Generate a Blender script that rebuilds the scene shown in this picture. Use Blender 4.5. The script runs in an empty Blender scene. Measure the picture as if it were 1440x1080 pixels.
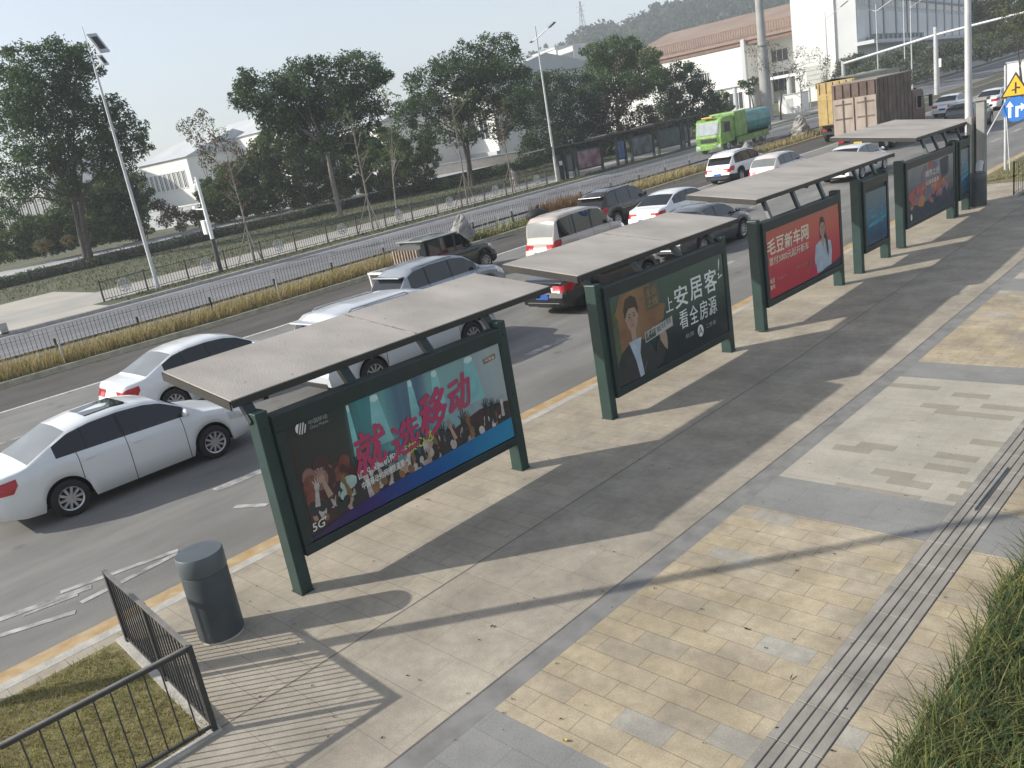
import bpy, math, random
import numpy as np
from mathutils import Vector, Matrix, Euler
random.seed(7); rng = np.random.default_rng(7)
R = math.radians
SC = bpy.context.scene; COL = SC.collection

# ------------------------------------------------------------------ camera
CAM_H = 4.75; F_PX = 1171.2
def _basis():
    a = Vector((1929-720, -(-14-540), -F_PX)).normalized()
    d = Vector((1400-720, -(4500-540), -F_PX)).normalized()
    z = -d; y = (a - z*a.dot(z)).normalized(); x = y.cross(z)
    return Matrix((x, y, z))
B3 = _basis()
cam = bpy.data.cameras.new('camera'); camo = bpy.data.objects.new('camera', cam); COL.objects.link(camo)
cam.sensor_width = 36; cam.lens = F_PX/1440*36; cam.clip_start = .1; cam.clip_end = 5000
camo.matrix_world = Matrix.Translation((0, 0, CAM_H)) @ B3.to_4x4()
SC.camera = camo
def at(px, py, dist):
    """point of the place seen at that photo pixel, at that horizontal distance from the viewer"""
    r = B3 @ Vector((px-720, -(py-540), -F_PX)); k = dist/math.hypot(r.x, r.y)
    return Vector((r.x*k, r.y*k, CAM_H + r.z*k))

# ------------------------------------------------------------------ sky, sun, exposure
SUN_EL = R(28.4); SUN_DIR = Vector((-.668*math.cos(SUN_EL), -.744*math.cos(SUN_EL), math.sin(SUN_EL)))
w = bpy.data.worlds.new('World'); SC.world = w; w.use_nodes = True
nt = w.node_tree; sky = nt.nodes.new('ShaderNodeTexSky'); sky.sky_type = 'NISHITA'; sky.sun_disc = False
sky.sun_elevation = SUN_EL; sky.sun_rotation = math.atan2(SUN_DIR.x, SUN_DIR.y) % (2*math.pi)
sky.air_density = 1.0; sky.dust_density = 1.2; sky.ozone_density = 1.2; sky.altitude = 50
hsv = nt.nodes.new('ShaderNodeHueSaturation'); hsv.inputs['Saturation'].default_value = .58; nt.links.new(sky.outputs[0], hsv.inputs['Color'])
nt.links.new(hsv.outputs[0], nt.nodes['Background'].inputs[0]); nt.nodes['Background'].inputs[1].default_value = .15
sl = bpy.data.lights.new('sun', 'SUN'); sl.energy = 4.4; sl.angle = R(.6); sl.color = (1, .95, .85)
so = bpy.data.objects.new('sun', sl); COL.objects.link(so); so.rotation_euler = SUN_DIR.to_track_quat('Z', 'Y').to_euler()
SC.view_settings.view_transform = 'Standard'; SC.view_settings.look = 'None'
SC.view_settings.exposure = 0.42; SC.view_settings.gamma = 1
SC.cycles.max_bounces = 6; SC.cycles.volume_bounces = 0

# ------------------------------------------------------------------ helpers
def zg(y):
    t = max(0.0, min(y, 200) - 14); z = .018*t
    if t > 50: z += .00008*(t-50)**2
    return z

MATS = {}
def M(name, col, rough=.65, var=.12, scale=4.0, bump=0.0, bscale=None, metal=0.0, coat=0.0, var2=None, isl=0.0, spec=.5, stretch=None):
    """procedural surface: base colour broken up by two noises (and by leaf or tuft when isl > 0)"""
    if name in MATS: return MATS[name]
    m = bpy.data.materials.new(name); m.use_nodes = True; n = m.node_tree; L = n.links
    b = n.nodes['Principled BSDF']; b.inputs['Roughness'].default_value = rough; b.inputs['Metallic'].default_value = metal
    b.inputs['Coat Weight'].default_value = coat; b.inputs['Specular IOR Level'].default_value = spec
    tc = n.nodes.new('ShaderNodeTexCoord'); vec = tc.outputs['Object']
    if stretch:
        mp = n.nodes.new('ShaderNodeMapping'); mp.inputs['Scale'].default_value = stretch
        L.new(vec, mp.inputs[0]); vec = mp.outputs[0]
    nz = n.nodes.new('ShaderNodeTexNoise'); nz.inputs['Scale'].default_value = scale; nz.inputs['Detail'].default_value = 6
    L.new(vec, nz.inputs['Vector'])
    mr = n.nodes.new('ShaderNodeMapRange'); mr.inputs[1].default_value = .3; mr.inputs[2].default_value = .7
    L.new(nz.outputs['Fac'], mr.inputs[0])
    mx = n.nodes.new('ShaderNodeMix'); mx.data_type = 'RGBA'
    c = np.array(col[:3]); lo = c*(1-var); hi = np.minimum(c*(1+var), 1) if var2 is None else np.array(var2)
    mx.inputs[6].default_value = (*lo, 1); mx.inputs[7].default_value = (*hi, 1)
    L.new(mr.outputs[0], mx.inputs[0]); out = mx.outputs[2]
    if isl:
        g = n.nodes.new('ShaderNodeNewGeometry'); hs = n.nodes.new('ShaderNodeHueSaturation')
        m2 = n.nodes.new('ShaderNodeMapRange'); m2.inputs[3].default_value = 1-isl; m2.inputs[4].default_value = 1+isl
        L.new(g.outputs['Random Per Island'], m2.inputs[0]); L.new(m2.outputs[0], hs.inputs['Value'])
        m3 = n.nodes.new('ShaderNodeMapRange'); m3.inputs[3].default_value = .5+isl*.05; m3.inputs[4].default_value = .5-isl*.06
        L.new(g.outputs['Random Per Island'], m3.inputs[0]); L.new(m3.outputs[0], hs.inputs['Hue'])
        L.new(out, hs.inputs['Color']); out = hs.outputs[0]
    L.new(out, b.inputs['Base Color'])
    if isl:
        tl = n.nodes.new('ShaderNodeBsdfTranslucent'); ms = n.nodes.new('ShaderNodeMixShader'); ms.inputs[0].default_value = .38
        L.new(out, tl.inputs['Color']); L.new(b.outputs[0], ms.inputs[1]); L.new(tl.outputs[0], ms.inputs[2]); L.new(ms.outputs[0], n.nodes['Material Output'].inputs['Surface'])
    if bump:
        bn = n.nodes.new('ShaderNodeTexNoise'); bn.inputs['Scale'].default_value = bscale or scale*6; bn.inputs['Detail'].default_value = 4
        L.new(vec, bn.inputs['Vector'])
        bp = n.nodes.new('ShaderNodeBump'); bp.inputs['Strength'].default_value = bump; bp.inputs['Distance'].default_value = .02
        L.new(bn.outputs['Fac'], bp.inputs['Height']); L.new(bp.outputs[0], b.inputs['Normal'])
    MATS[name] = m; return m

def M_pave(name, c1, c2, mortar, bw, rh, ms=.006, var=.35, dark=None, darkp=.0, off=.5):
    """paving blocks in bond: random tone per block, thin joints, dirt"""
    m = bpy.data.materials.new(name); m.use_nodes = True; n = m.node_tree; L = n.links
    b = n.nodes['Principled BSDF']; b.inputs['Roughness'].default_value = .8; b.inputs['Specular IOR Level'].default_value = .3
    tc = n.nodes.new('ShaderNodeTexCoord')
    br = n.nodes.new('ShaderNodeTexBrick'); br.inputs['Scale'].default_value = 1; br.inputs['Brick Width'].default_value = bw
    br.inputs['Row Height'].default_value = rh; br.inputs['Mortar Size'].default_value = ms; br.inputs['Mortar Smooth'].default_value = .4
    br.offset = off; br.inputs['Color1'].default_value = (*c1, 1); br.inputs['Color2'].default_value = (*c2, 1); br.inputs['Mortar'].default_value = (*mortar, 1)
    br.inputs['Bias'].default_value = -.1
    dn = n.nodes.new('ShaderNodeTexNoise'); dn.inputs['Scale'].default_value = 2.5
    vm = n.nodes.new('ShaderNodeVectorMath'); vm.operation = 'MULTIPLY_ADD'; vm.inputs[1].default_value = (.012,)*3
    L.new(tc.outputs['Object'], dn.inputs['Vector']); L.new(dn.outputs['Color'], vm.inputs[0]); L.new(tc.outputs['Object'], vm.inputs[2])
    L.new(vm.outputs[0], br.inputs['Vector'])
    out = br.outputs['Color']
    if dark is not None:
        b2 = n.nodes.new('ShaderNodeTexBrick'); b2.offset = off; b2.inputs['Scale'].default_value = 1
        b2.inputs['Brick Width'].default_value = bw; b2.inputs['Row Height'].default_value = rh; b2.inputs['Mortar Size'].default_value = 0
        b2.inputs['Color1'].default_value = (0, 0, 0, 1); b2.inputs['Color2'].default_value = (1, 1, 1, 1)
        L.new(vm.outputs[0], b2.inputs['Vector'])
        gt = n.nodes.new('ShaderNodeMath'); gt.operation = 'GREATER_THAN'; gt.inputs[1].default_value = 1-darkp
        L.new(b2.outputs['Color'], gt.inputs[0])
        mm = n.nodes.new('ShaderNodeMix'); mm.data_type = 'RGBA'; mm.inputs[7].default_value = (*dark, 1)
        L.new(gt.outputs[0], mm.inputs[0]); L.new(out, mm.inputs[6]); out = mm.outputs[2]
    for sc_, lo, hi in ((.45, 1-var*.35, 1+var*.2), (1.6, 1-var*.5, 1+var*.3), (9, 1-var*.25, 1+var*.12), (60, .86, 1.14)):
        nz = n.nodes.new('ShaderNodeTexNoise'); nz.inputs['Scale'].default_value = sc_; nz.inputs['Detail'].default_value = 7
        L.new(tc.outputs['Object'], nz.inputs['Vector'])
        mr = n.nodes.new('ShaderNodeMapRange'); mr.inputs[1].default_value = .3; mr.inputs[2].default_value = .7
        mr.inputs[3].default_value = lo; mr.inputs[4].default_value = hi; L.new(nz.outputs['Fac'], mr.inputs[0])
        hs = n.nodes.new('ShaderNodeHueSaturation'); L.new(mr.outputs[0], hs.inputs['Value']); L.new(out, hs.inputs['Color']); out = hs.outputs[0]
    L.new(out, b.inputs['Base Color'])
    bp = n.nodes.new('ShaderNodeBump'); bp.inputs['Strength'].default_value = .35; bp.inputs['Distance'].default_value = .01; bp.invert = True
    L.new(br.outputs['Fac'], bp.inputs['Height']); L.new(bp.outputs[0], b.inputs['Normal'])
    return m

def M_grad(name, stops, axis=0, nscale=3.0, nmix=.25, rough=.2, stretch=(1, 1, 1)):
    """printed artwork: colour ramp along one axis of the sheet, disturbed by noise"""
    m = bpy.data.materials.new(name); m.use_nodes = True; n = m.node_tree; L = n.links
    b = n.nodes['Principled BSDF']; b.inputs['Roughness'].default_value = rough
    tc = n.nodes.new('ShaderNodeTexCoord'); sp = n.nodes.new('ShaderNodeSeparateXYZ'); L.new(tc.outputs['Generated'], sp.inputs[0])
    mp = n.nodes.new('ShaderNodeMapping'); mp.inputs['Scale'].default_value = stretch; L.new(tc.outputs['Object'], mp.inputs[0])
    nz = n.nodes.new('ShaderNodeTexNoise'); nz.inputs['Scale'].default_value = nscale; nz.inputs['Detail'].default_value = 3
    L.new(mp.outputs[0], nz.inputs['Vector'])
    ma = n.nodes.new('ShaderNodeMath'); ma.operation = 'MULTIPLY_ADD'; ma.inputs[1].default_value = nmix; L.new(nz.outputs['Fac'], ma.inputs[0])
    sb = n.nodes.new('ShaderNodeMath'); sb.operation = 'SUBTRACT'; sb.inputs[1].default_value = nmix*.5
    L.new(sp.outputs[axis], sb.inputs[0]); L.new(sb.outputs[0], ma.inputs[2])
    cr = n.nodes.new('ShaderNodeValToRGB'); L.new(ma.outputs[0], cr.inputs[0])
    e = cr.color_ramp.elements
    while len(e) < len(stops): e.new(.5)
    for k, (p, c) in enumerate(stops): e[k].position = p; e[k].color = (*c, 1)
    L.new(cr.outputs[0], b.inputs['Base Color']); return m

def glassm(name, col, rough=.06):
    m = M(name, col, rough, .15, 1.5, spec=.6); return m

def root_loc(p):
    v = Vector((0, 0, 0))
    while p is not None: v += p.location; p = p.parent
    return v
def tag(o, label=None, cat=None, group=None, kind=None):
    if label: o['label'] = label
    if cat: o['category'] = cat
    if group: o['group'] = group
    if kind: o['kind'] = kind
    return o
def thing(name, label, cat, loc=(0, 0, 0), rz=0.0, group=None, rx=0.0):
    o = bpy.data.objects.new(name, None); COL.objects.link(o); o.location = loc; o.rotation_euler = (rx, 0, rz)
    o.empty_display_size = .3
    return tag(o, label, cat, group)
def copy_tree(o, parent=None):
    c = o.copy(); COL.objects.link(c); c.parent = parent
    for ch in o.children: copy_tree(ch, c)
    return c

class MB:
    def __init__(s): s.v = []; s.f = []; s.m = []; s.s = []
    def add(s, vs, fs, mi=0, sm=False):
        k = len(s.v); s.v += [tuple(p) for p in vs]
        for q in fs: s.f.append([i+k for i in q]); s.m.append(mi); s.s.append(sm)
        return s
    BF = [(0, 3, 2, 1), (4, 5, 6, 7), (0, 1, 5, 4), (1, 2, 6, 5), (2, 3, 7, 6), (3, 0, 4, 7)]
    def box(s, x0, x1, y0, y1, z0, z1, mi=0):
        return s.add([(x0, y0, z0), (x1, y0, z0), (x1, y1, z0), (x0, y1, z0), (x0, y0, z1), (x1, y0, z1), (x1, y1, z1), (x0, y1, z1)], s.BF, mi)
    def bar(s, p, q, w, h, mi=0, up=(0, 0, 1)):
        p = Vector(p); q = Vector(q); d = (q-p).normalized(); u = Vector(up)
        if abs(d.dot(u)) > .95: u = Vector((0, 1, 0))
        a = d.cross(u).normalized()*w/2; b = a.cross(d).normalized()*h/2
        vs = [p-a-b, p+a-b, p+a+b, p-a+b, q-a-b, q+a-b, q+a+b, q-a+b]
        return s.add(vs, [(0, 1, 2, 3), (7, 6, 5, 4), (0, 4, 5, 1), (1, 5, 6, 2), (2, 6, 7, 3), (3, 7, 4, 0)], mi)
    def tube(s, pts, rs, n=8, mi=0, cap=True, sm=True):
        pts = [Vector(p) for p in pts]
        if not hasattr(rs, '__len__'): rs = [rs]*len(pts)
        vs = []; u = None
        for i, p in enumerate(pts):
            d = (pts[min(i+1, len(pts)-1)]-pts[max(i-1, 0)]).normalized()
            if u is None: u = d.orthogonal().normalized()
            u = (u-d*u.dot(d)).normalized(); v = d.cross(u)
            for k in range(n):
                a = 2*math.pi*k/n; vs.append(p+(u*math.cos(a)+v*math.sin(a))*rs[i])
        fs = []
        for i in range(len(pts)-1):
            for k in range(n): fs.append((i*n+k, i*n+(k+1) % n, (i+1)*n+(k+1) % n, (i+1)*n+k))
        s.add(vs, fs, mi, sm)
        if cap:
            s.add(vs[:n], [tuple(reversed(range(n)))], mi); s.add(vs[-n:], [tuple(range(n))], mi)
        return s
    def ell(s, c, r, mi=0, nu=10, nv=7):
        vs = []; fs = []
        for j in range(nv+1):
            th = math.pi*j/nv
            for k in range(nu):
                a = 2*math.pi*k/nu; vs.append((c[0]+r[0]*math.sin(th)*math.cos(a), c[1]+r[1]*math.sin(th)*math.sin(a), c[2]+r[2]*math.cos(th)))
        for j in range(nv):
            for k in range(nu): fs.append((j*nu+k, (j+1)*nu+k, (j+1)*nu+(k+1) % nu, j*nu+(k+1) % nu))
        return s.add(vs, fs, mi, True)
    def prism(s, poly, y0, y1, axis=0, mi=0):
        """outline in the plane across the axis, given a real thickness from y0 to y1"""
        n = len(poly)
        def P(a, b, t): return ((t, a, b), (a, t, b), (a, b, t))[axis]
        vs = [P(a, b, y0) for a, b in poly]+[P(a, b, y1) for a, b in poly]
        fs = [tuple(range(n)), tuple(range(2*n-1, n-1, -1))]+[(i, i+n, (i+1) % n+n, (i+1) % n) for i in range(n)]
        return s.add(vs, fs, mi)
    def obj(s, name, mats, parent=None, bev=0.0, world=False, kind=None):
        me = bpy.data.meshes.new(name); vs = s.v
        if world and parent is not None:
            o0 = root_loc(parent); vs = [(a-o0.x, b-o0.y, c-o0.z) for a, b, c in vs]
        me.from_pydata(vs, [], s.f)
        for m in (mats if isinstance(mats, (list, tuple)) else [mats]): me.materials.append(m)
        me.polygons.foreach_set('material_index', s.m); me.polygons.foreach_set('use_smooth', s.s); me.update()
        o = bpy.data.objects.new(name, me); COL.objects.link(o); o.parent = parent
        if bev:
            b = o.modifiers.new('bevel', 'BEVEL'); b.width = bev; b.segments = 2; b.limit_method = 'ANGLE'
        if kind: o['kind'] = kind
        return o

def quads_obj(name, V, mats, parent=None, mi=None, tri=False):
    """fast mesh of loose leaf-sized faces: V is (n,4,3)"""
    n, k = V.shape[:2]; me = bpy.data.meshes.new(name)
    V = V.astype(np.float32)
    if parent is not None: V = V - np.array(root_loc(parent), dtype=np.float32)
    me.vertices.add(n*k); me.vertices.foreach_set('co', V.reshape(-1)); me.loops.add(n*k)
    me.loops.foreach_set('vertex_index', np.arange(n*k, dtype=np.int32)); me.polygons.add(n)
    me.polygons.foreach_set('loop_start', np.arange(n, dtype=np.int32)*k)
    for m in (mats if isinstance(mats, (list, tuple)) else [mats]): me.materials.append(m)
    if mi is not None: me.polygons.foreach_set('material_index', mi.astype(np.int32))
    me.update(calc_edges=True); me.validate()
    o = bpy.data.objects.new(name, me); COL.objects.link(o); o.parent = parent
    return o

YS = [-40, -20, -8, 0, 4, 8, 12, 14]+list(range(16, 66, 4))+list(range(68, 200, 8))+[200, 230, 260, 300]
def strip(name, x0, x1, dz, mat, y0=-40, y1=300, parent=None, kind='structure', side=0.0, mats=None):
    """sheet of ground that follows the slope; side > 0 gives it an edge face that deep on both long sides"""
    ys = sorted({y0, y1} | {y for y in YS if y0 < y < y1})
    fx = lambda x, y: x(y) if callable(x) else x
    mb = MB(); vs = []
    for y in ys:
        a, b, z = fx(x0, y), fx(x1, y), zg(y)+dz
        vs += [(a, y, z), (b, y, z)]+([(a, y, z-side), (b, y, z-side)] if side else [])
    st = 4 if side else 2; fs = []
    for i in range(len(ys)-1):
        k = i*st; fs.append((k, k+1, k+st+1, k+st))
        if side: fs += [(k+2, k, k+st, k+st+2), (k+1, k+3, k+st+3, k+st+1)]
    if side:
        e = (len(ys)-1)*st; fs += [(0, 2, 3, 1), (e, e+1, e+3, e+2)]
    mb.add(vs, fs); return mb.obj(name, mats or mat, parent, kind=kind)

def text(mb, body, y0, z0, width, height, X, mi=0, bold=0.0, shear=0.0, rise=0.0):
    """lettering laid flat on a poster that faces +X"""
    c = bpy.data.curves.new('t', 'FONT'); c.body = body; c.resolution_u = 3
    o = bpy.data.objects.new('t', c); COL.objects.link(o)
    dg = bpy.context.evaluated_depsgraph_get(); dg.update()
    me = bpy.data.meshes.new_from_object(o.evaluated_get(dg)); co = np.array([v.co[:] for v in me.vertices])
    a0, a1 = co[:, 0].min(), co[:, 0].max(); b0, b1 = co[:, 1].min(), co[:, 1].max()
    e = bold*height
    for q, (du, dv) in enumerate(((0, 0), (e, e*.6), (-e, -e*.6), (e, -e*.6), (-e, e*.6)) if bold > .003 else ((0, 0),)):
        vs = []
        for x, y, _ in co:
            u = (x-a0)/(a1-a0); v = (y-b0)/(b1-b0); vs.append((X+q*6e-5, y0+u*width+shear*v*height+du, z0+v*height+rise*u+dv))
        mb.add(vs, [tuple(p.vertices) for p in me.polygons], mi)
    bpy.data.objects.remove(o); bpy.data.curves.remove(c); bpy.data.meshes.remove(me)

# ------------------------------------------------------------------ palette
def M_road(name, col):
    m = bpy.data.materials.new(name); m.use_nodes = True; n = m.node_tree; L = n.links; b = n.nodes['Principled BSDF']
    b.inputs['Roughness'].default_value = .82; b.inputs['Specular IOR Level'].default_value = .3
    tc = n.nodes.new('ShaderNodeTexCoord'); out = None
    rgb = n.nodes.new('ShaderNodeRGB'); rgb.outputs[0].default_value = (*col, 1); out = rgb.outputs[0]
    for scl, st, lo, hi, dt in ((1.0, (1.1, .03, 1), .80, 1.14, 4), (.35, (1, 1, 1), .82, 1.12, 8), (3.0, (1, .35, 1), .9, 1.08, 5), (140, (1, 1, 1), .80, 1.22, 2)):
        mp = n.nodes.new('ShaderNodeMapping'); mp.inputs['Scale'].default_value = st; L.new(tc.outputs['Object'], mp.inputs[0])
        nz = n.nodes.new('ShaderNodeTexNoise'); nz.inputs['Scale'].default_value = scl; nz.inputs['Detail'].default_value = dt; L.new(mp.outputs[0], nz.inputs['Vector'])
        mr = n.nodes.new('ShaderNodeMapRange'); mr.inputs[1].default_value = .3; mr.inputs[2].default_value = .7; mr.inputs[3].default_value = lo; mr.inputs[4].default_value = hi
        L.new(nz.outputs['Fac'], mr.inputs[0]); hs = n.nodes.new('ShaderNodeHueSaturation'); L.new(mr.outputs[0], hs.inputs['Value']); L.new(out, hs.inputs['Color']); out = hs.outputs[0]
    # cracks and dark drips of oil
    vo = n.nodes.new('ShaderNodeTexVoronoi'); vo.inputs['Scale'].default_value = .9; L.new(tc.outputs['Object'], vo.inputs['Vector'])
    lt = n.nodes.new('ShaderNodeMapRange'); lt.inputs[1].default_value = .04; lt.inputs[2].default_value = .13; lt.inputs[3].default_value = .72; lt.inputs[4].default_value = 1; L.new(vo.outputs['Distance'], lt.inputs[0])
    hs = n.nodes.new('ShaderNodeHueSaturation'); L.new(lt.outputs[0], hs.inputs['Value']); L.new(out, hs.inputs['Color']); L.new(hs.outputs[0], b.inputs['Base Color'])
    bn = n.nodes.new('ShaderNodeTexNoise'); bn.inputs['Scale'].default_value = 90; L.new(tc.outputs['Object'], bn.inputs['Vector'])
    bp = n.nodes.new('ShaderNodeBump'); bp.inputs['Strength'].default_value = .35; bp.inputs['Distance'].default_value = .01; L.new(bn.outputs['Fac'], bp.inputs['Height']); L.new(bp.outputs[0], b.inputs['Normal'])
    return m
ASPH = M_road('asphalt', (.205, .20, .188))
ASPH2 = M_road('asphalt_far', (.20, .20, .21))
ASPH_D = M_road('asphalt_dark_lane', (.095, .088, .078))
PAINT = M('road_paint', (.55, .55, .52), .7, .3, 9)
PAINT_Y = M('kerb_paint', (.52, .33, .13), .75, .3, 5, var2=(.47, .36, .22))
STONE = M('kerb_stone', (.42, .40, .36), .8, .2, 5, .3)
CONC = M('concrete', (.36, .345, .32), .85, .15, 2.5, .2)
GRAN = M('granite_paving', (.34, .305, .265), .75, .14, 3, .1, 90)
GRANP = M_pave('granite_slab', (.345, .306, .245), (.37, .330, .267), (.21, .185, .15), .9, .6, .003, .45)
SOIL = M('soil', (.085, .08, .04), .95, .35, 4, .6, 30)
GREEN = M('shelter_green', (.020, .045, .040), .42, .2, 2.5, spec=.45)
GREEN_D = M('shelter_dark', (.022, .034, .034), .4, .2, 3, spec=.4)
ROOFM = M('shelter_roof', (.375, .34, .305), .85, .2, .9, .3, 40, var2=(.45, .41, .37), stretch=(.8, 1.4, 1))
STEEL = M('pole_steel', (.50, .51, .52), .45, .12, 2, metal=.2)
DARKIRON = M('dark_iron', (.035, .035, .036), .5, .2, 6)
BLACK = M('black_rubber', (.018, .018, .018), .75, .2, 8)
CHROME = M('alloy', (.55, .55, .56), .3, .1, 6, metal=.8)
BARK = M('bark', (.085, .07, .058), .9, .35, 5, .6, 25)
BARKP = M('pale_bark', (.22, .195, .165), .9, .25, 5, .5, 25)
WHITE = M('white_wall', (.80, .79, .76), .8, .06, .3)
GREYW = M('grey_wall', (.50, .52, .53), .85, .08, .25)

# ------------------------------------------------------------------ ground, roads, pavements
def ground():
    xs = list(range(-700, 301, 25)); ys = [-60, -20, 0, 8, 14]+list(range(20, 205, 10))+list(range(220, 760, 40))
    vs = [(x, y, zg(y)-.22-(.004*max(0, -x-75) if x < -75 else 0)) for y in ys for x in xs]
    n = len(xs); fs = [(j*n+i, j*n+i+1, (j+1)*n+i+1, (j+1)*n+i) for j in range(len(ys)-1) for i in range(n-1)]
    MB().add(vs, fs).obj('ground', M('ground_soil', (.10, .095, .06), .95, .35, .3, var2=(.13, .14, .07)), kind='structure')
ground()
RZ = -.15
strip('road', -26.0, -10.3, RZ, ASPH)
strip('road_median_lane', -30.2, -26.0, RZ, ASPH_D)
strip('far_road', -44.0, -32.9, RZ, ASPH2)
strip('lane_line_solid', -26.12, -25.97, RZ+.004, PAINT, -30, 200)
strip('median_edge_line', -30.0, -29.9, RZ+.004, M('edge_paint', (.55, .50, .30), .7, .3, 5), -30, 200)
strip('far_edge_line', -43.5, -43.38, RZ+.004, PAINT, -30, 120)
mb = MB()
for x in (-22.3, -18.4):
    for k in range(-3, 18):
        y = k*10+2.0; vs = []
        for yy in (y, y+4): vs += [(x-.07, yy, zg(yy)+RZ+.005), (x+.07, yy, zg(yy)+RZ+.005)]
        mb.add(vs, [(0, 1, 3, 2)])
for k in range(1, 40):
    y = k*4+1.4; vs = []
    for yy in (y, y+1.6): vs += [(-13.55, yy, zg(yy)+RZ+.005), (-13.3, yy, zg(yy)+RZ+.005)]
    mb.add(vs, [(0, 1, 3, 2)])
mb.obj('lane_dashes', M('worn_paint', (.30, .295, .28), .75, .5, 5, var2=(.5, .49, .46)), kind='structure')
# painted marks of the bus bay near the fence: two long bars, a chevron
mb = MB()
def mark(a, b, wd):
    a = Vector((*a, RZ+.006)); b = Vector((*b, RZ+.006)); n = Vector((-(b-a).y, (b-a).x, 0)).normalized()*wd/2
    mb.add([a-n, a+n, b+n, b-n], [(0, 1, 2, 3)])
mark((-12.13, 2.43), (-11.72, 3.95), .11); mark((-11.5, 2.49), (-11.62, 3.9), .11)
mark((-12.25, 1.35), (-11.85, 2.75), .14); mark((-11.75, 1.35), (-11.3, 2.35), .11)
mark((-11.8, 2.55), (-11.95, 1.9), .08); mark((-12.2, .9), (-11.8, 1.5), .2)
mark((-12.36, 5.2), (-11.85, 5.5), .12)
mb.obj('road_marks', MATS['worn_paint'], kind='structure')
# near pavement, laid in bands along the road
strip('kerb', -10.33, -10.06, 0, PAINT_Y, side=.2)
strip('kerb_edge_stone', -10.06, -9.88, .002, STONE)
PINKP = M_pave('pink_paving', (.40, .35, .275), (.365, .324, .26), (.22, .195, .165), .6, .3, .004, .4)
YELP = M_pave('yellow_paving', (.435, .36, .245), (.375, .325, .25), (.19, .155, .11), .5, .25, .0035, .55, (.37, .345, .295), .09)
PALEP = M_pave('pale_paving', (.42, .385, .32), (.385, .355, .30), (.32, .29, .24), .5, .19, .003, .25, (.31, .28, .225), .17)
BAND = M_pave('grey_band_paving', (.255, .25, .235), (.235, .232, .222), (.17, .17, .165), .9, .45, .003, .25)
STRIPM = M('strip_stone', (.20, .195, .185), .75, .2, 4, .1, 60)
strip('pavement_kerbside', -9.88, -7.05, 0, PINKP)
strip('pavement_granite', -7.05, -5.26, .001, GRANP)
strip('pavement_strip', -5.26, -5.0, .001, STRIPM)
strip('paving_joint', -7.062, -7.042, .003, M('joint_line', (.16, .14, .12), .9), -1, 60); strip('paving_joint_dark', -5.275, -5.258, .004, MATS['joint_line'], -1, 60)
sect = [(-40, -6, YELP), (-6, -1, PALEP), (-1, 3.86, BAND), (3.86, 8.28, YELP), (8.28, 9.2, BAND), (9.2, 13.45, PALEP), (13.45, 14.25, BAND),
        (14.25, 19, YELP), (19, 20, BAND), (20, 26, PALEP), (26, 27, BAND), (27, 34, YELP), (34, 35, BAND), (35, 300, PALEP)]
for a, b, m in sect:
    strip('pavement_field', -5.0, -2.88, 0, m, a, b)
    strip('pavement_margin', -2.43, -1.97, 0, m if m is not PALEP else YELP, a, b)
# tactile guide strip: ribbed slabs
mb = MB()
for k in range(0, 60):
    y = .3+k*.5
    if y > 30: break
    z = zg(y); z2 = zg(y+.5)
    mb.add([(-2.88, y, z), (-2.43, y, z), (-2.43, y+.494, z2), (-2.88, y+.494, z2)], [(0, 1, 2, 3)], 1)
    mb.add([(-2.88, y+.494, z2), (-2.43, y+.494, z2), (-2.43, y+.5, z2), (-2.88, y+.5, z2)], [(0, 1, 2, 3)], 1)
    for j in range(5):
        x = -2.877+j*.0895
        vs = [(x, y+.003, z+.001), (x+.081, y+.003, z+.001), (x+.081, y+.494, z2+.001), (x, y+.494, z2+.001)]
        vs += [(x+.006, y+.006, z+.008), (x+.075, y+.006, z+.008), (x+.075, y+.491, z2+.008), (x+.006, y+.491, z2+.008)]
        mb.add(vs, [(4, 5, 6, 7), (0, 1, 5, 4), (1, 2, 6, 5), (2, 3, 7, 6), (3, 0, 4, 7)], 0)
mb.obj('tactile_paving', [M('tactile_stone', (.265, .245, .215), .8, .25, 3, .2, 60), M('joint_dark', (.07, .065, .06), .9)], kind='structure')
strip('pavement_far_end', -2.88, -2.43, 0, YELP, 30.3, 300); strip('pavement_near_end', -2.88, -2.43, 0, YELP, -40, .3)
strip('right_soil', -1.97, 40, .01, SOIL)
# bottom-left planting bed
MB().add([(-9.66, -6, .012), (-7.04, -6, .012), (-7.04, 2.16, .012), (-9.66, 2.3, .012)], [(0, 1, 2, 3)]).obj('bed_soil', M('bed_soil_mix', (.19, .165, .07), .95, .4, 6, .6, 40, var2=(.24, .21, .09)), kind='structure')
MB().add([(-9.68, 2.3, 0), (-7.0, 2.14, 0), (-7.0, 2.26, 0), (-9.68, 2.42, 0), (-9.68, 2.3, .03), (-7.0, 2.14, .03), (-7.0, 2.26, .03), (-9.68, 2.42, .03)], MB.BF).obj('bed_edging', STONE, kind='structure')
MB().box(-7.07, -6.99, -6, 2.14, 0, .03).obj('bed_edging', STONE, kind='structure')
# bed at the far end of the bus stop
strip('far_bed_soil', -7.6, -5.5, .012, MATS['bed_soil_mix'], 31, 46)
strip('far_bed_soil_wide', -10.0, -7.6, .012, MATS['bed_soil_mix'], 34, 80)
strip('far_bed_kerb', -7.7, -7.6, .05, STONE, 30.6, 46, side=.06)
# median
strip('median', -32.9, -30.2, .0, SOIL, side=.2)
strip('median_kerb', -30.2, -30.02, .0, M('median_kerb_stone', (.40, .37, .28), .8, .25, 3), side=.2)
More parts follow.
